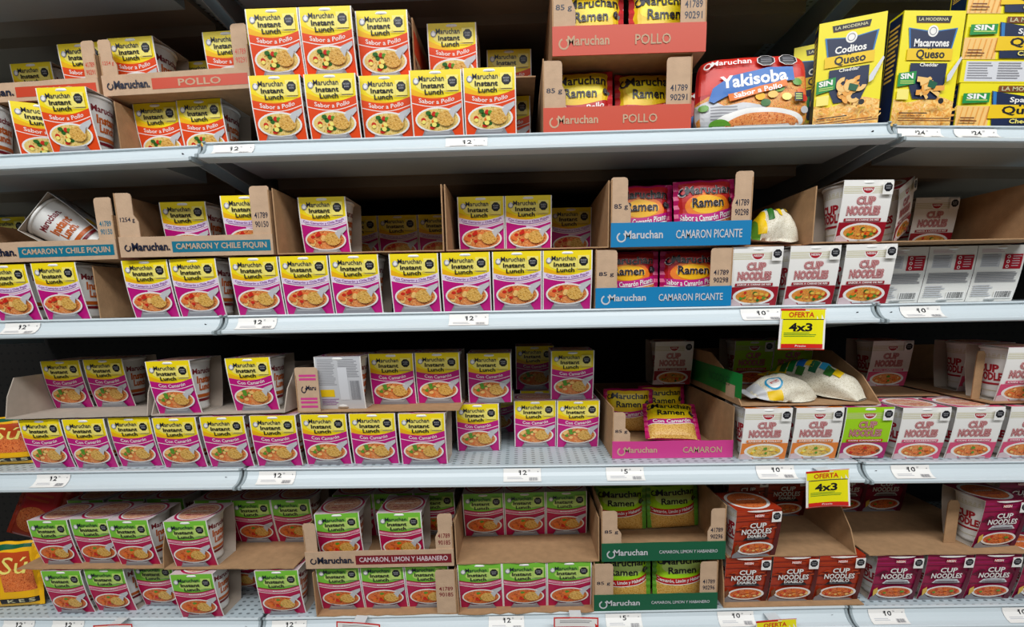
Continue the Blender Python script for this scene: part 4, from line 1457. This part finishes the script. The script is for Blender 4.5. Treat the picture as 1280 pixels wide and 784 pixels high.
DIA = [(0.0, 0.24, 0.0, 1.0, 'band_yellow'), (0.16, 0.24, 0.20, 0.5, 'green'), (0.25, 0.33, 0.22, 0.50, 'sin_green'), (0.34, 0.42, 0.30, 0.50, 'royal'), (0.42, 0.50, 0.34, 0.52, 'band_yellow'),
       (0.48, 0.56, 0.28, 0.44, 'deep_green'), (0.56, 0.64, 0.36, 0.52, 'cyan'), (0.63, 0.71, 0.30, 0.46, 'green'), (0.38, 0.46, 0.20, 0.31, 'green'), (0.70, 0.78, 0.36, 0.50, 'band_yellow'), (0.04, 0.12, 0.2, 0.55, 'leaf')]
WHT = [(0.0, 0.10, 0.0, 1, 'light_grey'), (0.16, 0.34, 0.02, 0.20, 'band_yellow'), (0.26, None, 0.34, (0.10, 0.13), 'cyan'), (0.26, None, 0.34, (0.075, 0.10), 'white'), (0.22, 0.31, 0.32, 0.36, 'red'), (0.40, 0.62, 0.50, 0.64, 'leaf')]
PB = [(0.0, 0.14, 0, 1, 'leaf'), (0.10, 0.24, 0.1, 0.9, 'band_yellow'), (0.26, 0.38, 0.40, 0.70, 'cyan'), (0.22, 0.32, 0.55, 0.75, 'band_yellow'), (0.30, 0.40, 0.25, 0.42, 'green'), (0.40, 0.50, 0.45, 0.62, 'royal'),
      (0.46, 0.56, 0.30, 0.46, 'band_yellow'), (0.54, 0.64, 0.46, 0.60, 'green'), (0.66, 0.74, 0.40, 0.52, 'band_yellow')]
lay_bag(plump(0.092, 0.085, 0.074, PB, 'bag_body', 3), 2, 'M', 1.0465, 0.056, U1 + 0.0030, 'yellow, green and blue printed bag lying on the second tier', -8, 5, cat='bag of pasta', kind='pasta_bag')
tray(2, 'M', (0.988, 1.0955), 0.03, U1, 'low kraft tray under the printed pasta bag of the second tier', GT, Hs=0.012, walls='', depth=0.3, back=False)
row(2, 'M', U1 + 0.0027, [('Db', 1.1690, 0.33, 0, 'dim noodle cup far back between the pasta bag and raised cup')])

# =================================================================== THIRD SHELF
U3 = 0.1105
row(3, 'L', 0.0, [('M', -0.4348, 0.012), ('M', -0.3318, 0.006), ('M', -0.2385, 0.012), ('M', -0.1322, 0.0), ('M', -0.0323, 0.0)], 'third tier, lower row, left bay')
row(3, 'M', 0.0, [('M', 0.0674, 0.0), ('M', 0.1654, 0.006), ('M', 0.2622, 0.006), ('M', 0.3614, 0.0)], 'third tier, lower row, middle bay')
row(3, 'M', 0.0, [('M', 0.4635, 0.085), ('M', 0.5875, 0.11), ('M', 0.6808, 0.105)], 'set back on bare perforated shelf')
row(3, 'M', 0.0, [('M', 0.4940, 0.24, 0, 'dim magenta noodle cup in the gap between the set back cups')])
for u, d, w in ((0.1338, 0.105, 'left'), (0.2336, 0.105, 'centre'), (0.3555, 0.10, 'right')):
    row(3, 'M', 0.0, [('M', u, d, 0, 'shaded magenta noodle cup directly behind the middle bay front row, ' + w)])
tray(3, 'L', (-0.500, -0.190), 0.005, U3, 'kraft tray with bare left side holding two cups, third tier', GT, Hs=0.082, col='board_grey', notch=0.003, frontcut=0.03)
tray(3, 'L', (-0.183, 0.095), 0.005, U3, 'kraft tray holding two well spaced magenta cups, third tier', GT, Hs=0.082, depth=0.28, col='board_grey', notch=0.004, frontcut=0.06)
row(3, 'L', U3 + 0.0027, [('M', -0.4499, 0.09, 0, 'yellow and magenta noodle cup, left of two in the bare sided tray'), ('M', -0.3502, 0.09, 0, 'yellow and magenta noodle cup, right of two in the bare sided tray')])
row(3, 'L', U3 + 0.0027, [('M', -0.1281, 0.0, 0, 'yellow and magenta noodle cup at the front between two tray walls')])
row(3, 'L', U3 + 0.0027, [('M', 0.0270, 0.012, 0, 'yellow and magenta noodle cup left of the pink printed flap')])


def print_pink(W, H):
    a = Art(W, H)
    a.n = 1
    a.rect(0.0, 0.08, 0.9, 0.30, 'hot_pink', 1)
    a.text('Maruchan', 0.15, 0.5, 0.25, 0.2, 'navy', 1)
    a.rect(0.0, 0.68, 0.9, 0.86, 'hot_pink', 1)
    return a


tray(3, 'M', (0.118, 0.437), 0.006, U3, 'kraft tray with pink printed flap holding the grey cup back', GT, Hs=0.075, walls='l', lf=(0.045, 0.090, ('', ''), 'hot_pink', 0.0), notch=0.003, depth=0.3, wall_art=('l', print_pink, 1))
fl = [o for o in bpy.data.objects if o.name.startswith('corner_flap')][-1]
fm = MB()
fa = Art(0.043, 0.088)
fa.n = 1
for y in (0.16, 0.24, 0.68, 0.76, 0.86):
    fa.rect(0.18, y, 0.95, y + 0.05, 'hot_pink', 1)
fa.ring(0.36, 0.50, 0.12, 0.08, 0.35, 'navy', 1, a0=-40, a1=260)
fa.text('Maru', 0.70, 0.46, 0.44, 0.10, 'navy', 1, off=0.03)
fm.art(fa, lambda x, y, l: (-0.1595 + x, 0.0002, 0.090 - y))
pf = link('flap_print', fm.mesh('flap_print'), fl)
row(3, 'M', U3 + 0.0027, [('Mb', 0.2014, 0.012, 0, 'noodle cup turned to its grey printed back, third tier'), ('M', 0.2947, 0.055, 0, 'yellow and magenta noodle cup right of the grey turned cup'), ('M', 0.3880, 0.060, 0, 'yellow and magenta noodle cup with grey side, second right of the turned cup')])
row(3, 'M', 0.1085, [('M', 0.4928, 0.080, 0, 'yellow and magenta noodle cup stacked above a set back cup, left'), ('M', 0.6696, 0.105, 0, 'yellow and magenta noodle cup stacked above a set back cup, right')])
row(3, 'M', 0.1085, [('M', 0.5930, 0.235, 0, 'dim magenta noodle cup at the rear between the stacked cups')])
row(3, 'M', 0.0, [('M', 0.6011, 0.235, 0, 'hidden lower magenta noodle cup supporting the dim rear one')])

tray(3, 'M', (0.7414, 0.9854), 0.035, 0.0, 'pink fronted CAMARON ramen tray, half empty', GR, strip=(0.036, 'ramen', 'hot_pink', 'CAMARON', 0.745, 'kraft_light'), lf=(0.036, 0.096, ('85 g',), 'navy', 0.010), Hs=0.105, depth=0.38, frontcut=0.0)
ramen('camaron', 3, 'M', 0.8183, 0.235, 0.0040, 'yellow and magenta ramen packet, standing left in the pink tray', yaw=-5, pitch=-10)
ramen('camaron', 3, 'M', 0.9135, 0.275, 0.0040, 'yellow and magenta ramen packet, standing right in the pink tray', yaw=4, pitch=-10)
ramen('camaron', 3, 'M', 0.8907, 0.115, 0.0135, 'yellow and magenta ramen packet fallen back against the other two', yaw=-8, pitch=-52, roll=0)


# cups and rice on the right of the third shelf


def print_green(W, H):
    a = Art(W, H)
    a.n = 1
    a.rect(0.0, 0.30, 1.0, 0.85, 'sin_green', 1)
    a.text('NOODLES', 0.70, 0.55, 0.3, 0.2, 'deep_green', 2)
    a.rect(0.80, 0.6, 0.92, 0.9, 'kraft_light', 2)
    return a


row(3, 'M', 0.0, [('E', 1.0384, 0.006), ('E', 1.1375, 0.006), ('F', 1.2323, 0.004)], 'front row of the third tier')
row(3, 'R', 0.0, [('G', 1.3403, 0.004), ('G', 1.4427, 0.004), ('G', 1.5456, 0.004)], 'front row of the third tier')
row(3, 'R', 0.0, [('G', 1.3665, 0.105, 0, 'shaded pink noodle cup behind the first front pink cup'), ('G', 1.4683, 0.105, 0, 'shaded pink noodle cup behind the second front pink cup')])
tray(3, 'M', (0.988, 1.258), 0.012, U3, 'kraft tray with green printed outer side, carrying two rice bags', GT, Hs=0.09, wall_art=('l', print_green, -1), depth=0.36, notch=0.004, frontcut=0.16)
lay_bag(plump(0.132, 0.088, 0.056, WHT, 'bag_body', 11), 3, 'M', 1.0878, 0.060, U3 + 0.0042, 'white rice bag with blue round badge, left of the two', 4, 2, ends='light_grey')
lay_bag(plump(0.195, 0.082, 0.068, DIA, 'bag_body', 17), 3, 'M', 1.1850, 0.115, U3 + 0.0042, 'white rice bag printed with green and yellow diamonds', -60, 9, ends='band_yellow')
row(3, 'M', U3 + 0.0027, [('F', 1.1157, 0.235, 0, 'dim lime noodle cup behind the rice bags, left one'), ('F', 1.2090, 0.235, 0, 'dim lime noodle cup behind the rice bags, right one')])
row(3, 'M', U3 + 0.0027, [('D', 0.9310, 0.25, 0, 'dim dark noodle cup behind the green printed tray side')])
tray(3, 'R', (1.262, 1.446), 0.10, U3, 'shallow kraft tray on the pink cups beside the rice', GT, Hs=0.006, walls='', depth=0.3, back=False)
row(3, 'R', U3 + 0.0027, [('G', 1.4143, 0.20, 0, 'dim pink noodle cup at the rear right of the rice tray')])
tray(3, 'R', (1.470, 1.75), 0.015, U3, 'kraft tray with two raised pink cups at the right edge', GT, Hs=0.10, depth=0.3, walls='')
row(3, 'R', U3 + 0.0027, [('G', 1.5602, 0.118, -4, 'raised pink noodle cup in the right edge tray, rear one'), ('G', 1.5364, 0.012, -2, 'raised pink noodle cup in the right edge tray, front one cut by the frame')])
for u, d in ((1.473, 0.05), (1.536, 0.006)):
    m = MB()
    plate(m, [(-0.008, 0.0), (0.008, 0.0), (0.008, 0.09), (0.004, 0.097), (-0.006, 0.097), (-0.008, 0.09)], -BT / 2, BT / 2, 'kraft')
    o = link('cardboard_divider', m.mesh('cardboard_divider'))
    put(o, 3, 'R', u, d, U3 + (0.0028 if u > 1.468 else 0.0005))
    tag(o, 'torn kraft divider strip %s' % ('left of the rear raised pink cup' if u < 1.5 else 'left of the front raised pink cup'), 'cardboard divider')

# =================================================================== FOURTH SHELF
U4 = 0.1105
row(4, 'L', 0.0, [('L', -0.4427, 0.004), ('L', -0.3494, 0.010), ('L', -0.2561, 0.030), ('L', -0.1353, -0.012, 2)], 'lowest tier, lower row, left bay')
row(4, 'L', 0.0, [('L', -0.1058, 0.090, 0, 'green and crimson noodle cup set back under the empty tray end')])
row(4, 'M', 0.0, [('L', 0.0414, -0.002, 0, 'green and crimson noodle cup at the front edge over the shelf joint')])
tray(4, 'M', (0.116, 0.413), -0.002, 0.0, 'kraft tray at shelf level with brown right flap, holding three green cups', GT, Hs=0.1, rf=(0.042, 0.1, ('41789', '90185'), 'maroon', 0.0), depth=0.3, notch=0.004, walls='lr')
row(4, 'M', 0.0027, [('L', 0.1650, 0.008), ('L', 0.2583, 0.008), ('L', 0.3516, 0.008)], 'shelf level tray with brown right flap')
tray(4, 'M', (0.4142, 0.6972), -0.004, 0.0, 'kraft tray at shelf level with ragged edge beside the green ramen', GT, Hs=0.1, depth=0.3, notch=0.008, walls='lr')
row(4, 'M', 0.0027, [('L', 0.4632, 0.002), ('L', 0.5554, 0.002), ('L', 0.6482, 0.002)], 'ragged shelf level tray')
tray(4, 'L', (-0.545, -0.206), 0.004, U4, 'kraft tray with three crowded green cups, far left of the lowest tier', GT, Hs=0.08, depth=0.36, notch=0.003, walls='r', frontcut=0.02)
tray(4, 'L', (-0.203, 0.080), 0.0, U4, 'kraft tray with one front green cup and bare floor, lowest tier', GT, Hs=0.08, depth=0.36, notch=0.003, walls='', frontcut=0.02)
row(4, 'L', U4 + 0.0027, [('L', -0.4579, 0.010), ('L', -0.3646, 0.014), ('L', -0.2707, 0.004)], 'upper row, far left, lowest tier')
row(4, 'L', U4 + 0.0027, [('L', -0.1387, -0.004, 2, 'green and crimson noodle cup alone at the front of the bare floored tray')])
row(4, 'L', U4 + 0.0027, [('L', -0.4795, 0.118), ('L', -0.3771, 0.118), ('L', -0.2810, 0.118)], 'second rank, upper row, far left')
row(4, 'L', U4 + 0.0027, [('L', -0.4925, 0.218), ('L', -0.3925, 0.218), ('L', -0.2937, 0.218)], 'third rank, upper row, far left')
row(4, 'L', U4 + 0.0027, [('L', -0.1540, 0.105, 0, 'green noodle cup directly behind the lone front one of the lowest tier')])
row(4, 'L', U4 + 0.0027, [('L', -0.0615, 0.10), ('L', 0.0310, 0.10)], 'rear of the bare floored tray')
row(4, 'L', U4 + 0.0027, [('L', -0.1510, 0.205), ('L', -0.0577, 0.205)], 'last rank of the bare floored tray')
m = MB()
tray(4, 'M', (0.106, 0.412), -0.002, U4, 'kraft tray with maroon HABANERO strip in the lowest tier', GT, strip=(0.037, 'lunch', 'maroon', 'CAMARON, LIMON Y HABANERO', 0.34, 'wash'), Hs=0.085, lf=(0.026, 0.098, None, 'maroon', 0.0), rf=(0.036, 0.112, ('41789', '90185'), 'maroon', 0.006), depth=0.36)
row(4, 'M', U4 + 0.0027, [('L', 0.1676, 0.018, 3), ('L', 0.3009, 0.014)], 'front of the maroon strip tray')
row(4, 'M', U4 + 0.0027, [('L', 0.1683, 0.118), ('L', 0.2616, 0.118), ('L', 0.3549, 0.118)], 'second rank in the maroon strip tray')
tray(4, 'M', (0.416, 0.7095), 0.0, U4, 'empty fronted kraft tray with three green cups at its back', GT, Hs=0.095, depth=0.36, notch=0.003)
row(4, 'M', U4 + 0.0027, [('L', 0.4670, 0.105), ('L', 0.5603, 0.105), ('L', 0.6536, 0.105)], 'back of the empty fronted tray')

tray(4, 'M', (0.698, 0.952), 0.0, 0.0, 'dark green fronted ramen tray, lower of its pair', GR, strip=(0.036, 'ramen', 'deep_green', 'CAMARON, LIMON Y HABANERO', 0.70, 'light_grey'), lf=(0.040, 0.104, ('85 g',), 'navy', 0.0), rf=(0.036, 0.104, ('41789', '90296'), 'navy', 0.0), Hs=0.107)
tray(4, 'M', (0.714, 0.964), 0.0, 0.1105, 'dark green fronted ramen tray, upper of its pair', GR, strip=(0.039, 'ramen', 'deep_green', 'CAMARON, LIMON Y HABANERO', 0.70, 'light_grey'), lf=(0.040, 0.108, ('85 g',), 'navy', 0.008), rf=(0.036, 0.108, ('41789', '90296'), 'navy', 0.006), Hs=0.115)
ramen('limon', 4, 'M', 0.7658, 0.040, 0.0028, 'lime green ramen packet, left one in the lower dark green tray', yaw=-2, pitch=-3)
ramen('limon', 4, 'M', 0.8888, 0.042, 0.0028, 'lime green ramen packet, right one in the lower dark green tray', yaw=3, pitch=-4)
ramen('limon', 4, 'M', 0.7798, 0.135, 0.1142, 'shaded green ramen packet, left one in the upper dark green tray', yaw=-3, pitch=-5)
ramen('limon', 4, 'M', 0.9008, 0.135, 0.1165, 'shaded green ramen packet, right one in the upper dark green tray', yaw=2, pitch=-5, roll=-1)

tray(4, 'M', (0.966, 1.2535), 0.0, 0.0, 'thin kraft tray under the rust red cups at shelf level', GT, Hs=0.1, walls='l', depth=0.3, frontcut=0.02)
row(4, 'M', 0.0027, [('H', 1.0150, 0.004), ('H', 1.1112, 0.004), ('H', 1.2045, 0.004)], 'lower row of the lowest tier')
row(4, 'R', 0.0, [('I', 1.3218, 0.006), ('I', 1.4228, 0.006), ('I', 1.5183, 0.006), ('I', 1.6190, 0.006)], 'lower row of the lowest tier')
tray(4, 'M', (0.970, 1.2305), 0.002, U4, 'kraft tray with wide bare floor and one rust red cup', GT, Hs=0.085, depth=0.36, notch=0.003, frontcut=0.06, walls='r')
row(4, 'M', U4 + 0.0027, [('H', 1.0188, -0.012, 5, 'rust red noodle cup standing alone in the wide bare tray')])
row(4, 'M', U4 + 0.0027, [('H', 1.0882, 0.17), ('H', 1.1815, 0.17)], 'dim, back of the wide bare tray')
tray(4, 'R', (1.2545, 1.575), 0.0, U4, 'kraft tray with bare floor and one wine red cup at its right', GT, Hs=0.085, depth=0.36, notch=0.003, walls='')
row(4, 'R', U4 + 0.0027, [('I', 1.3332, 0.19), ('I', 1.4265, 0.19)], 'dim, back of the right bare tray')
row(4, 'R', U4 + 0.0027, [('I', 1.5232, 0.012, 4, 'wine red noodle cup with white side, raised at the right edge')])
row(4, 'R', U4 + 0.0027, [('I', 1.6693, 0.125, 0, 'shaded wine red noodle cup behind the raised one at the right edge')])
m = MB()
plate(m, [(-0.012, 0.0), (0.012, 0.0), (0.012, 0.085), (0.006, 0.094), (-0.008, 0.094), (-0.012, 0.088)], -BT / 2, BT / 2, 'kraft')
o = link('cardboard_divider', m.mesh('cardboard_divider'))
put(o, 4, 'R', 1.452, 0.045, U4 + 0.0028)
tag(o, 'kraft divider flap left of the raised wine red cup', 'cardboard divider')


# yellow soup pouches and dark red pouches on the far left
def soup_art(W, H):
    a = Art(W, H)
    a.rect(0, 0, 1, 1, 'amber', 0)
    a.strip(lambda u: 0.03, lambda u: 0.10 + 0.02 * math.sin(6 * u), 'deep_green', 0, 1)
    a.poly([(0.30, 0.14), (0.86, 0.14), (0.92, 0.74), (0.40, 0.74)], 'noodles_red')
    a.poly([(0.30, 0.14), (0.86, 0.14), (0.885, 0.40), (0.34, 0.40)], 'ember')
    a.text('Sú', 0.60, 0.34, 0.5, 0.26, 'pale_yellow', off=0.0, shear=0.25)
    a.rect(0.30, 0.85, 0.98, 0.93, 'black')
    a.text('K E S', 0.66, 0.89, 0.46, 0.05, 'gold', off=0.02)
    return a


def pouch(art, W, H, T, s, b, u, d, h, label, yaw, pitch, seed, bc, name='soup_pouch', roll=0):
    me, seals = pillow(W, H, T, art, 'pouch_body', seed=seed, backcol=bc)
    root = bpy.data.objects.new(name, None)
    COL.objects.link(root)
    link('pouch_body', me, root)
    for q in seals:
        link('end_seal', q, root)
    put(root, s, b, u, d, h, math.radians(yaw), math.radians(pitch), math.radians(roll))
    tag(root, label, 'soup pouch', 'pouches at the left edge')


sa = soup_art(0.12, 0.150)
pouch(sa, 0.12, 0.150, 0.03, 4, 'L', -0.607, 0.040, 0.001, 'yellow soup pouch with orange window at the lower left edge', 6, -7, 31, 'amber')
pouch(soup_art(0.12, 0.104), 0.12, 0.104, 0.03, 3, 'L', -0.568, 0.05, 0.001, 'yellow soup pouch at the left edge of the third tier', 6, -7, 32, 'amber')


def red_art(W, H):
    a = Art(W, H)
    a.rect(0, 0, 1, 1, 'diablo', 0)
    a.strip(lambda u: 0.2, lambda u: 0.55, 'bag_red', 0.0, 1)
    a.ell(0.5, 0.7, 0.35, 0.2, 'noodles_red')
    a.lines(0.2, 0.28, 0.8, 0.45, 2, 'ember')
    return a


ra = red_art(0.10, 0.15)
pouch(ra, 0.10, 0.15, 0.03, 4, 'L', -0.66, 0.19, 0.115, 'shaded red pouch leaning above the yellow soup pouch, left', 5, -12, 41, 'diablo', roll=14)
pouch(ra, 0.10, 0.15, 0.03, 4, 'L', -0.625, 0.105, 0.135, 'shaded red pouch leaning above the yellow soup pouch, right', 8, -14, 42, 'diablo', roll=20)

# bags on the base shelf, only their tops in view


def snack_art(W, H, c1, c2):
    a = Art(W, H)
    a.rect(0, 0, 1, 1, c1, 0)
    a.strip(lambda u: 0.06 + 0.1 * u, lambda u: 0.14 + 0.1 * u, c2, 0, 1)
    a.ell(0.5, 0.4, 0.3, 0.14, c2)
    for k in range(6):
        a.poly([(0.1 + 0.13 * k, 0.02), (0.15 + 0.13 * k, 0.02), (0.18 + 0.13 * k, 0.1), (0.13 + 0.13 * k, 0.1)], c2 if k % 2 else 'white')
    return a


for k, (u, c1, c2, lab) in enumerate([(0.9904, 'diablo', 'brown', 'brownish bag on the base shelf under the yellow offer sign'), (1.2161, 'bag_red', 'noodle', 'red bag on the base shelf under the rust red cups'),
                                       (1.4143, 'magenta', 'pink', 'magenta bag on the base shelf below the wine red cups'), (1.5991, 'bag_red', 'band_yellow', 'red and yellow bag on the base shelf at the right edge')]):
    bb = 'M' if u < 1.2 else 'R'
    me, seals = pillow(0.17, 0.335, 0.05, snack_art(0.17, 0.335, c1, c2), 'pouch_body', seed=50 + k, backcol=c1, step=0.012)
    root = bpy.data.objects.new('snack_bag', None)
    COL.objects.link(root)
    link('pouch_body', me, root)
    for q in seals:
        link('end_seal', q, root)
    put(root, 5, bb, u, 0.05, 0.001, 0, math.radians(-3))
    tag(root, lab, 'snack bag', 'bags on the base shelf')

# =================================================================== price tags and offer signs
ARC = [(-0.0022, -0.0062), (-0.0042, -0.0138), (-0.0092, -0.0199), (-0.0160, -0.0249), (-0.0232, -0.0269)]
_seg = [0.0]
for i in range(len(ARC) - 1):
    _seg.append(_seg[-1] + math.dist(ARC[i], ARC[i + 1]))
TH = _seg[-1]


def arc(t, off):
    t = max(0.0, min(TH, t))
    for i in range(len(ARC) - 1):
        if t <= _seg[i + 1] + 1e-9:
            f = (t - _seg[i]) / (_seg[i + 1] - _seg[i])
            a, b = ARC[i], ARC[i + 1]
            n = Vector((b[1] - a[1], -(b[0] - a[0]))).normalized()
            return a[0] + (b[0] - a[0]) * f + n.x * off, a[1] + (b[1] - a[1]) * f + n.y * off


PT = {}


def tag_mesh(price):
    if price in PT:
        return PT[price]
    W = 0.074
    a = Art(W, TH)
    a.rect(0, 0, 1, 1, 'white', 0)
    a.text('$', 0.42, 0.20, 0.035, 0.17, 'black', off=0.02)
    a.text(price, 0.53, 0.27, 0.09 * len(price), 0.30, 'black', off=0.02)
    a.text('00', 0.53 + 0.05 * len(price) + 0.055, 0.14, 0.05, 0.11, 'grey')
    a.lines(0.10, 0.58, 0.56, 0.78, 2, 'light_grey')
    a.bars(0.68, 0.62, 0.92, 0.90, 14, 'grey')
    a.ell(0.92, 0.2, 0.012, 0.035, 'grey')
    m = MB()

    def fn(x, y, l):
        p = arc(y, 0.0011 + l * 0.00012)
        return (x - W / 2, p[0], p[1])
    m.art(a, fn, (), _seg[1:-1])
    m.art(a_back(W), lambda x, y, l: (x - W / 2,) + arc(y, 0.0007), (), _seg[1:-1])
    PT[price] = m.mesh('price_tag')
    return PT[price]


def a_back(W):
    a = Art(W, TH)
    a.rect(0, 0, 1, 1, 'light_grey', 0)
    return a


TAGS = [(1, 'M', 0.0582, '12', 'under the shaded cups at the shelf joint'),
        (1, 'M', 0.4754, '12', 'under the tall orange stack'),
        (1, 'R', 1.2674, '24', 'under the macaroni carton'),
        (1, 'R', 1.3647, '24', 'under the spaghetti pile'),
        (2, 'L', -0.4111, '12', 'at the left end of the second rail'),
        (2, 'M', 0.0648, '12', 'by the left joint of the second rail'),
        (2, 'M', 0.4655, '12', 'in the middle of the second rail'),
        (2, 'M', 1.0085, '10', 'left of the upper offer sign'),
        (2, 'R', 1.3012, '10', 'under the grey cup backs'),
        (3, 'L', -0.4079, '12', 'at the left end of the third rail'),
        (3, 'M', 0.0690, '12', 'by the left joint of the third rail'),
        (3, 'M', 0.5571, '12', 'under the set back magenta cups'),
        (3, 'M', 0.7590, '5', 'under the pink ramen tray'),
        (3, 'M', 1.0522, '10', 'left of the middle offer sign'),
        (3, 'R', 1.3136, '10', 'under the front pink cups'),
        (4, 'L', -0.5554, '12', 'at the far left of the lowest rail'),
        (4, 'L', -0.4391, '12', 'second on the lowest rail, left bay'),
        (4, 'M', 0.0579, '12', 'by the left joint of the lowest rail'),
        (4, 'M', 0.5151, '12', 'under the ragged tray, lowest rail'),
        (4, 'M', 0.7580, '5', 'under the dark green ramen trays'),
        (4, 'M', 0.9888, '10', 'left of the lowest offer sign'),
        (4, 'R', 1.2967, '10', 'under the first wine red cup'),
        (4, 'R', 1.5678, '10', 'at the right edge of the lowest rail')]
for s, b, u, pr, ph in TAGS:
    o = link('price_tag', tag_mesh(pr))
    put(o, s, b, u, 0, 0)
    tag(o, 'white price tag %s' % ph, 'price tag', 'shelf price tags')


def card(W, H, art, s, b, u, h, d, label, roll=0, yaw=0, bend=0.006, name='offer_sign'):
    m = MB()
    fn = lambda x, y, l: (x - W / 2, -bend * (2 * x / W - 1) ** 2 * (1 if x > W / 2 else 0.2) * (0.3 + y / H) - l * 0.0002, -y)
    cx = [W * i / 10 for i in range(1, 10)]
    m.art(art, fn, cx, (), clip=True)
    k = Art(W, H)
    k.rect(0, 0, 1, 1, 'white', 0)
    m.art(k, lambda x, y, l: (lambda p: (p[0], p[1] + 0.0005, p[2]))(fn(x, y, 0)), cx)
    root = bpy.data.objects.new(name, None)
    COL.objects.link(root)
    link('sign_sheet', m.mesh('sign_sheet'), root)
    c = MB()
    c.box(-0.012, -0.0006, -0.004, 0.012, 0.026, -0.0025, mat('clear_clip', '#D8DEE0', 0.2))
    link('clip', c.mesh('clip'), root)
    put(root, s, b, u, d, h, math.radians(yaw), 0, math.radians(roll))
    tag(root, label, 'sign', None)


def offer_art(W, H):
    a = Art(W, H)
    a.rect(0, 0, 1, 1, 'offer_red', 0)
    a.rect(0.0, 0.015, 1, 0.98, 'white')
    a.rect(0.02, 0.02, 0.98, 0.25, 'offer_yellow')
    a.rect(0.0, 0.0, 0.55, 0.05, 'offer_red')
    a.text('OFERTA', 0.47, 0.145, 0.56, 0.12, 'offer_red', off=0.02)
    a.rect(0.06, 0.25, 0.96, 0.27, 'black')
    a.rect(0.055, 0.27, 0.955, 0.96, 'offer_yellow')
    a.text('4x3', 0.47, 0.45, 0.50, 0.19, 'black', off=0.035)
    a.lines(0.10, 0.58, 0.90, 0.70, 3, 'leaf', fill=0.4, rag=0.3)
    a.rect(0.055, 0.855, 0.955, 0.96, 'offer_red')
    a.text('Precio', 0.5, 0.905, 0.24, 0.05, 'white')
    return a


oa = offer_art(0.080, 0.074)
card(0.080, 0.074, oa, 2, 'M', 1.0713, -0.0065, -0.031, 'yellow 4x3 offer sign on the second rail, uppermost of three', roll=1)
card(0.080, 0.074, oa, 3, 'M', 1.1365, -0.0065, -0.031, 'yellow 4x3 offer sign on the third rail, middle of three', roll=-4)
card(0.080, 0.074, oa, 4, 'M', 1.0579, -0.0065, -0.031, 'yellow 4x3 offer sign on the lowest rail, cut by the frame', roll=-4)


def note_art(W, H, red):
    a = Art(W, H)
    a.rect(0, 0, 1, 1, 'offer_red', 0)
    a.rect(0.03, 0.05, 0.97, 0.95, 'white')
    a.lines(0.14, 0.12, 0.86, 0.24, 2, 'grey', fill=0.4, rag=0.2)
    if red:
        a.rect(0.03, 0.34, 0.97, 0.95, 'offer_red')
        a.ell(0.5, 0.72, 0.26, 0.32, 'white')
    return a


na, nb = note_art(0.090, 0.06, False), note_art(0.090, 0.06, True)
card(0.090, 0.06, na, 4, 'L', -0.3079, 0.006, -0.031, 'white notice card with red border on the left lower rail', roll=-3, name='notice_card')
card(0.090, 0.06, na, 4, 'M', 0.2144, 0.006, -0.031, 'white notice card with red border under the brown flap', roll=5, name='notice_card')
card(0.090, 0.06, nb, 4, 'M', 0.6571, 0.008, -0.031, 'red and white notice card under the ragged tray corner', roll=1, name='notice_card')
